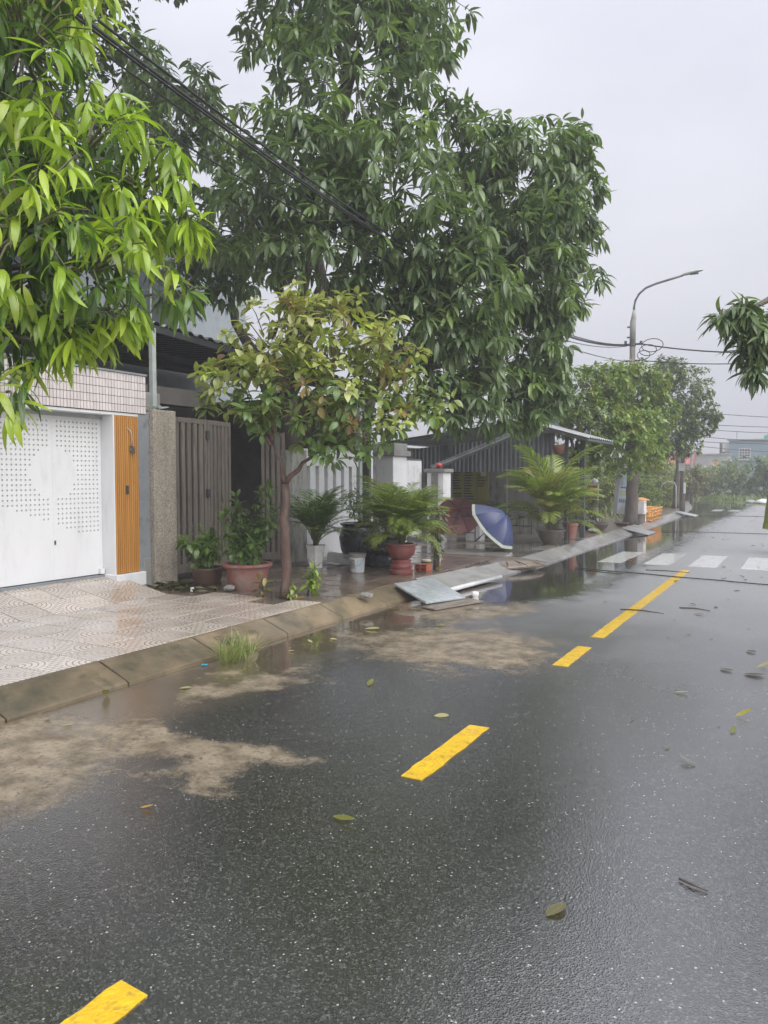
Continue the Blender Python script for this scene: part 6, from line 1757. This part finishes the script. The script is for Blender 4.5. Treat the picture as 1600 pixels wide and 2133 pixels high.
for k in range(22):
    x, y = rs.uniform(-3.9, -1.6), rs.uniform(19.5, 24)
    fallen(x, y, .004, rs.uniform(.08, .16), rs.uniform(0, 6), BR if k % 2 else (.30, .14, .07), 'brown leaf in the drift beyond the zebra crossing', int(rs.integers(0, 3)), 'leaf drift beyond the crossing')
for k in range(16):
    x, y = rs.uniform(-4.35, -3.9), rs.uniform(3.2, 8.4)
    fallen(x, y, .004, rs.uniform(.05, .12), rs.uniform(0, 6), [PL, BR, OL][k % 3], 'small leaf scrap washed into the gutter', int(rs.integers(0, 3)), 'leaf scraps in the gutter')
for k in range(26):
    x, y = rs.uniform(-1.5, .5), rs.uniform(4.5, 11)
    fallen(x, y, .002, rs.uniform(.03, .065), rs.uniform(0, 6), [DK, BR, OL, PL][k % 4], 'tiny leaf fragment stuck to the wet right lane', int(rs.integers(0, 3)), 'leaf fragments on the right lane')
for k in range(22):
    x, y = rs.uniform(-6.8, -4.95), rs.uniform(7.0, 11.5)
    fallen(x, y, GZ + .002, rs.uniform(.05, .12), rs.uniform(0, 6), [DK, BR, OL][k % 3], 'wet leaf stuck to the muddy pavement among the pots', int(rs.integers(0, 3)), 'leaves on the muddy pavement')
sm = thing('soil_mound', (-4.45, 12.45, .1), 'low heap of brown soil and roots spilled over the kerb', 'soil heap')
MB().lathe([(.55, 0), (.5, .05), (.34, .10), (.15, .135), (.02, .14)], (-4.5, 12.5, .06), 22, wob=.16).build('heap', M['soil'], sm, smooth='all')
for k in range(9):
    a = k * .7
    MB().tube([(-4.5 + .2 * math.cos(a), 12.5 + .25 * math.sin(a), .17), (-4.4 + .4 * math.cos(a), 12.5 + .5 * math.sin(a), .13), (-4.35 + .55 * math.cos(a), 12.5 + .8 * math.sin(a), .08)], [.008, .007, .003], 5).build('root', M['bark'], sm)
o = fallen(-3.05, 15.0, .004, .16, .5, (.50, .15, .03), 'orange-red leaf on the zebra crossing', 2)
tag(MB().obox((-4.42, 4.86, .012), (.05, .03, .008), .4).build('wrapper', M['print_blue'], None, bevel=.004), 'bright blue wrapper scrap left of the grass tuft', 'wrapper').data.materials[0] = pm('blue_wrapper', (.02, .35, .55), None, 9, .3)
st2 = tag(MB().box(-6.73, -6.70, 7.16, 7.20, GZ + .001, GZ + .055).build('carton', M['foam'], None, bevel=.003), 'tiny white carton standing on the tiles before the pier', 'carton')
db = thing('rubbish_pile', (-2.3, 48.9, 0), 'pale heap of rubbish bags beside the far bend', 'rubbish')
MB().lathe([(.45, 0), (.48, .08), (.36, .18), (.12, .26), (.02, .27)], (-2.4, 49.6, -.03), 14, wob=.14).build('bag', M['bldg_white'], db, smooth='all')
MB().lathe([(.3, 0), (.33, .06), (.24, .15), (.02, .2)], (-3.1, 49.9, -.03), 12, wob=.16).build('bag', M['bldg_grey'], db, smooth='all')

# ------------------------------------------------------------------ person in rain poncho at the right edge
pe = thing('person', (-.49, 17.7, .0), 'person in an olive-green rain poncho walking at the right edge of the road', 'person')
X0, Y0 = -.47, 17.7
def skinned(name, verts, edges, rad, mat, parent, sub=2):
    me = bpy.data.meshes.new(name)
    og = ORG[parent.name]
    me.from_pydata([(v[0] - og.x, v[1] - og.y, v[2] - og.z) for v in verts], edges, [])
    me.materials.append(mat)
    o = link(name, me, parent)
    sk = o.modifiers.new('skin', 'SKIN')
    for i, r in enumerate(rad):
        d = me.skin_vertices[0].data[i]; d.radius = (r, r) if not isinstance(r, tuple) else r
        d.use_root = (i == 0)
    s = o.modifiers.new('sub', 'SUBSURF'); s.levels = s.render_levels = sub
    return o
bv = [(0, 0, .95), (0, .01, 1.15), (0, .01, 1.36), (0, .0, 1.47), (0, -.01, 1.55), (0, -.02, 1.66),
      (-.10, 0, .90), (-.11, -.10, .50), (-.11, -.06, .09), (-.11, -.17, .045), (.10, 0, .90), (.11, .08, .50), (.11, .17, .10), (.11, .07, .045),
      (-.19, .01, 1.38), (-.25, -.02, 1.10), (-.24, -.20, .93), (.19, .01, 1.38), (.25, .02, 1.10), (.24, -.14, .92)]
be = [(0, 1), (1, 2), (2, 3), (3, 4), (4, 5), (0, 6), (6, 7), (7, 8), (8, 9), (0, 10), (10, 11), (11, 12), (12, 13), (2, 14), (14, 15), (15, 16), (2, 17), (17, 18), (18, 19)]
brd = [.13, .12, .14, .06, .085, .075, .095, .065, .05, .04, .095, .065, .05, .04, .06, .045, .03, .06, .045, .03]
skinned('body', [(X0 + a, Y0 + b, c) for a, b, c in bv], be, brd, M['trouser'], pe)
def loft(rings, n=24):
    V, F = [], []
    for (cx, cy, rx_, ry_, z, wv) in rings:
        for k in range(n):
            a = 2 * math.pi * k / n; w = 1 + wv * math.sin(5 * a + z * 3) + wv * .6 * math.sin(9 * a)
            V.append((X0 + cx + rx_ * w * math.cos(a), Y0 + cy + ry_ * w * math.sin(a), z + wv * .25 * math.sin(4 * a)))
    for i in range(len(rings) - 1):
        for k in range(n):
            F.append((i * n + k, i * n + (k + 1) % n, (i + 1) * n + (k + 1) % n, (i + 1) * n + k))
    return MB().add(V, F)
loft([(0, 0, .40, .36, .50, .07), (0, 0, .385, .33, .62, .06), (0, 0, .35, .29, .90, .04), (0, 0, .31, .24, 1.18, .03), (0, 0, .27, .19, 1.36, .015), (0, 0, .17, .13, 1.46, .01), (0, 0, .085, .085, 1.50, 0)]).build('poncho', M['poncho'], pe, smooth='all')
loft([(0, .01, .09, .09, 1.48, 0), (0, .02, .125, .125, 1.56, .01), (0, .02, .13, .135, 1.66, .01), (0, .01, .11, .12, 1.74, 0), (0, 0, .05, .06, 1.785, 0), (0, 0, .005, .005, 1.79, 0)], 18).build('hood', M['poncho'], pe, smooth='all')
loft([(0, -.10, .055, .04, 1.54, 0), (0, -.105, .075, .05, 1.60, 0), (0, -.105, .078, .052, 1.66, 0), (0, -.10, .06, .045, 1.71, 0), (0, -.09, .01, .01, 1.73, 0)], 14).build('face', M['skin'], pe, smooth='all')
MB().lathe([(.004, -.03), (.014, -.02), (.01, .01), (.003, .03)], (X0, Y0 - .158, 1.635), 8).build('nose', M['skin'], pe, smooth='all')
for sg in (-1, 1):
    MB().lathe([(.002, -.006), (.011, 0), (.002, .006)], (X0 + sg * .03, Y0 - .15, 1.665), 8).build('eye', M['ink'], pe, smooth='all')
    bx_, by_ = (-.11, -.10) if sg < 0 else (.11, .12)
    loft([(bx_, by_, .055, .12, .003, 0), (bx_, by_, .06, .13, .03, 0), (bx_, by_ + .02, .055, .10, .08, 0), (bx_, by_ + .05, .055, .06, .13, 0), (bx_, by_ + .05, .06, .065, .24, 0)], 14).build('boot', M['rubber'], pe, smooth='all')
MB().box(X0 - .025, X0 + .025, Y0 - .157, Y0 - .15, 1.585, 1.592).build('mouth', M['pink_cloth'], pe)
for sg, hx, hy, hz in ((-1, -.24, -.23, .91), (1, .24, -.17, .90)):
    h = MB()
    h.tube([(X0 + hx, Y0 + hy + .04, hz + .03), (X0 + hx, Y0 + hy, hz), (X0 + hx, Y0 + hy - .03, hz - .03)], [.026, .034, .03], 8)
    for k in range(4):
        ox = (k - 1.5) * .016; l = (.06, .068, .064, .052)[k]
        h.tube([(X0 + hx + ox, Y0 + hy - .03, hz - .03), (X0 + hx + ox, Y0 + hy - .045, hz - .03 - l * .5), (X0 + hx + ox, Y0 + hy - .038, hz - .03 - l)], [.009, .0085, .007], 6)
    h.tube([(X0 + hx - sg * .025, Y0 + hy, hz - .005), (X0 + hx - sg * .042, Y0 + hy - .025, hz - .025), (X0 + hx - sg * .04, Y0 + hy - .045, hz - .045)], [.011, .010, .008], 6)
    h.build('hand', M['skin'], pe, smooth='all')

# ------------------------------------------------------------------ rain haze: one even body of damp air
hz = MB().box(-60, 40, -20, 130, -1.1, 14.5).build('haze', M['concrete'])
hm = bpy.data.materials.new('damp_air'); hm.use_nodes = True
hn = hm.node_tree; hn.nodes.clear()
ho = hn.nodes.new('ShaderNodeOutputMaterial'); hv = hn.nodes.new('ShaderNodeVolumePrincipled')
hv.inputs['Color'].default_value = (.93, .94, .97, 1); hv.inputs['Density'].default_value = .0038; hv.inputs['Anisotropy'].default_value = 0.0
hn.links.new(hv.outputs[0], ho.inputs['Volume'])
hz.data.materials.clear(); hz.data.materials.append(hm)
tag(hz, 'even damp rain haze in the air', None, None, 'stuff')
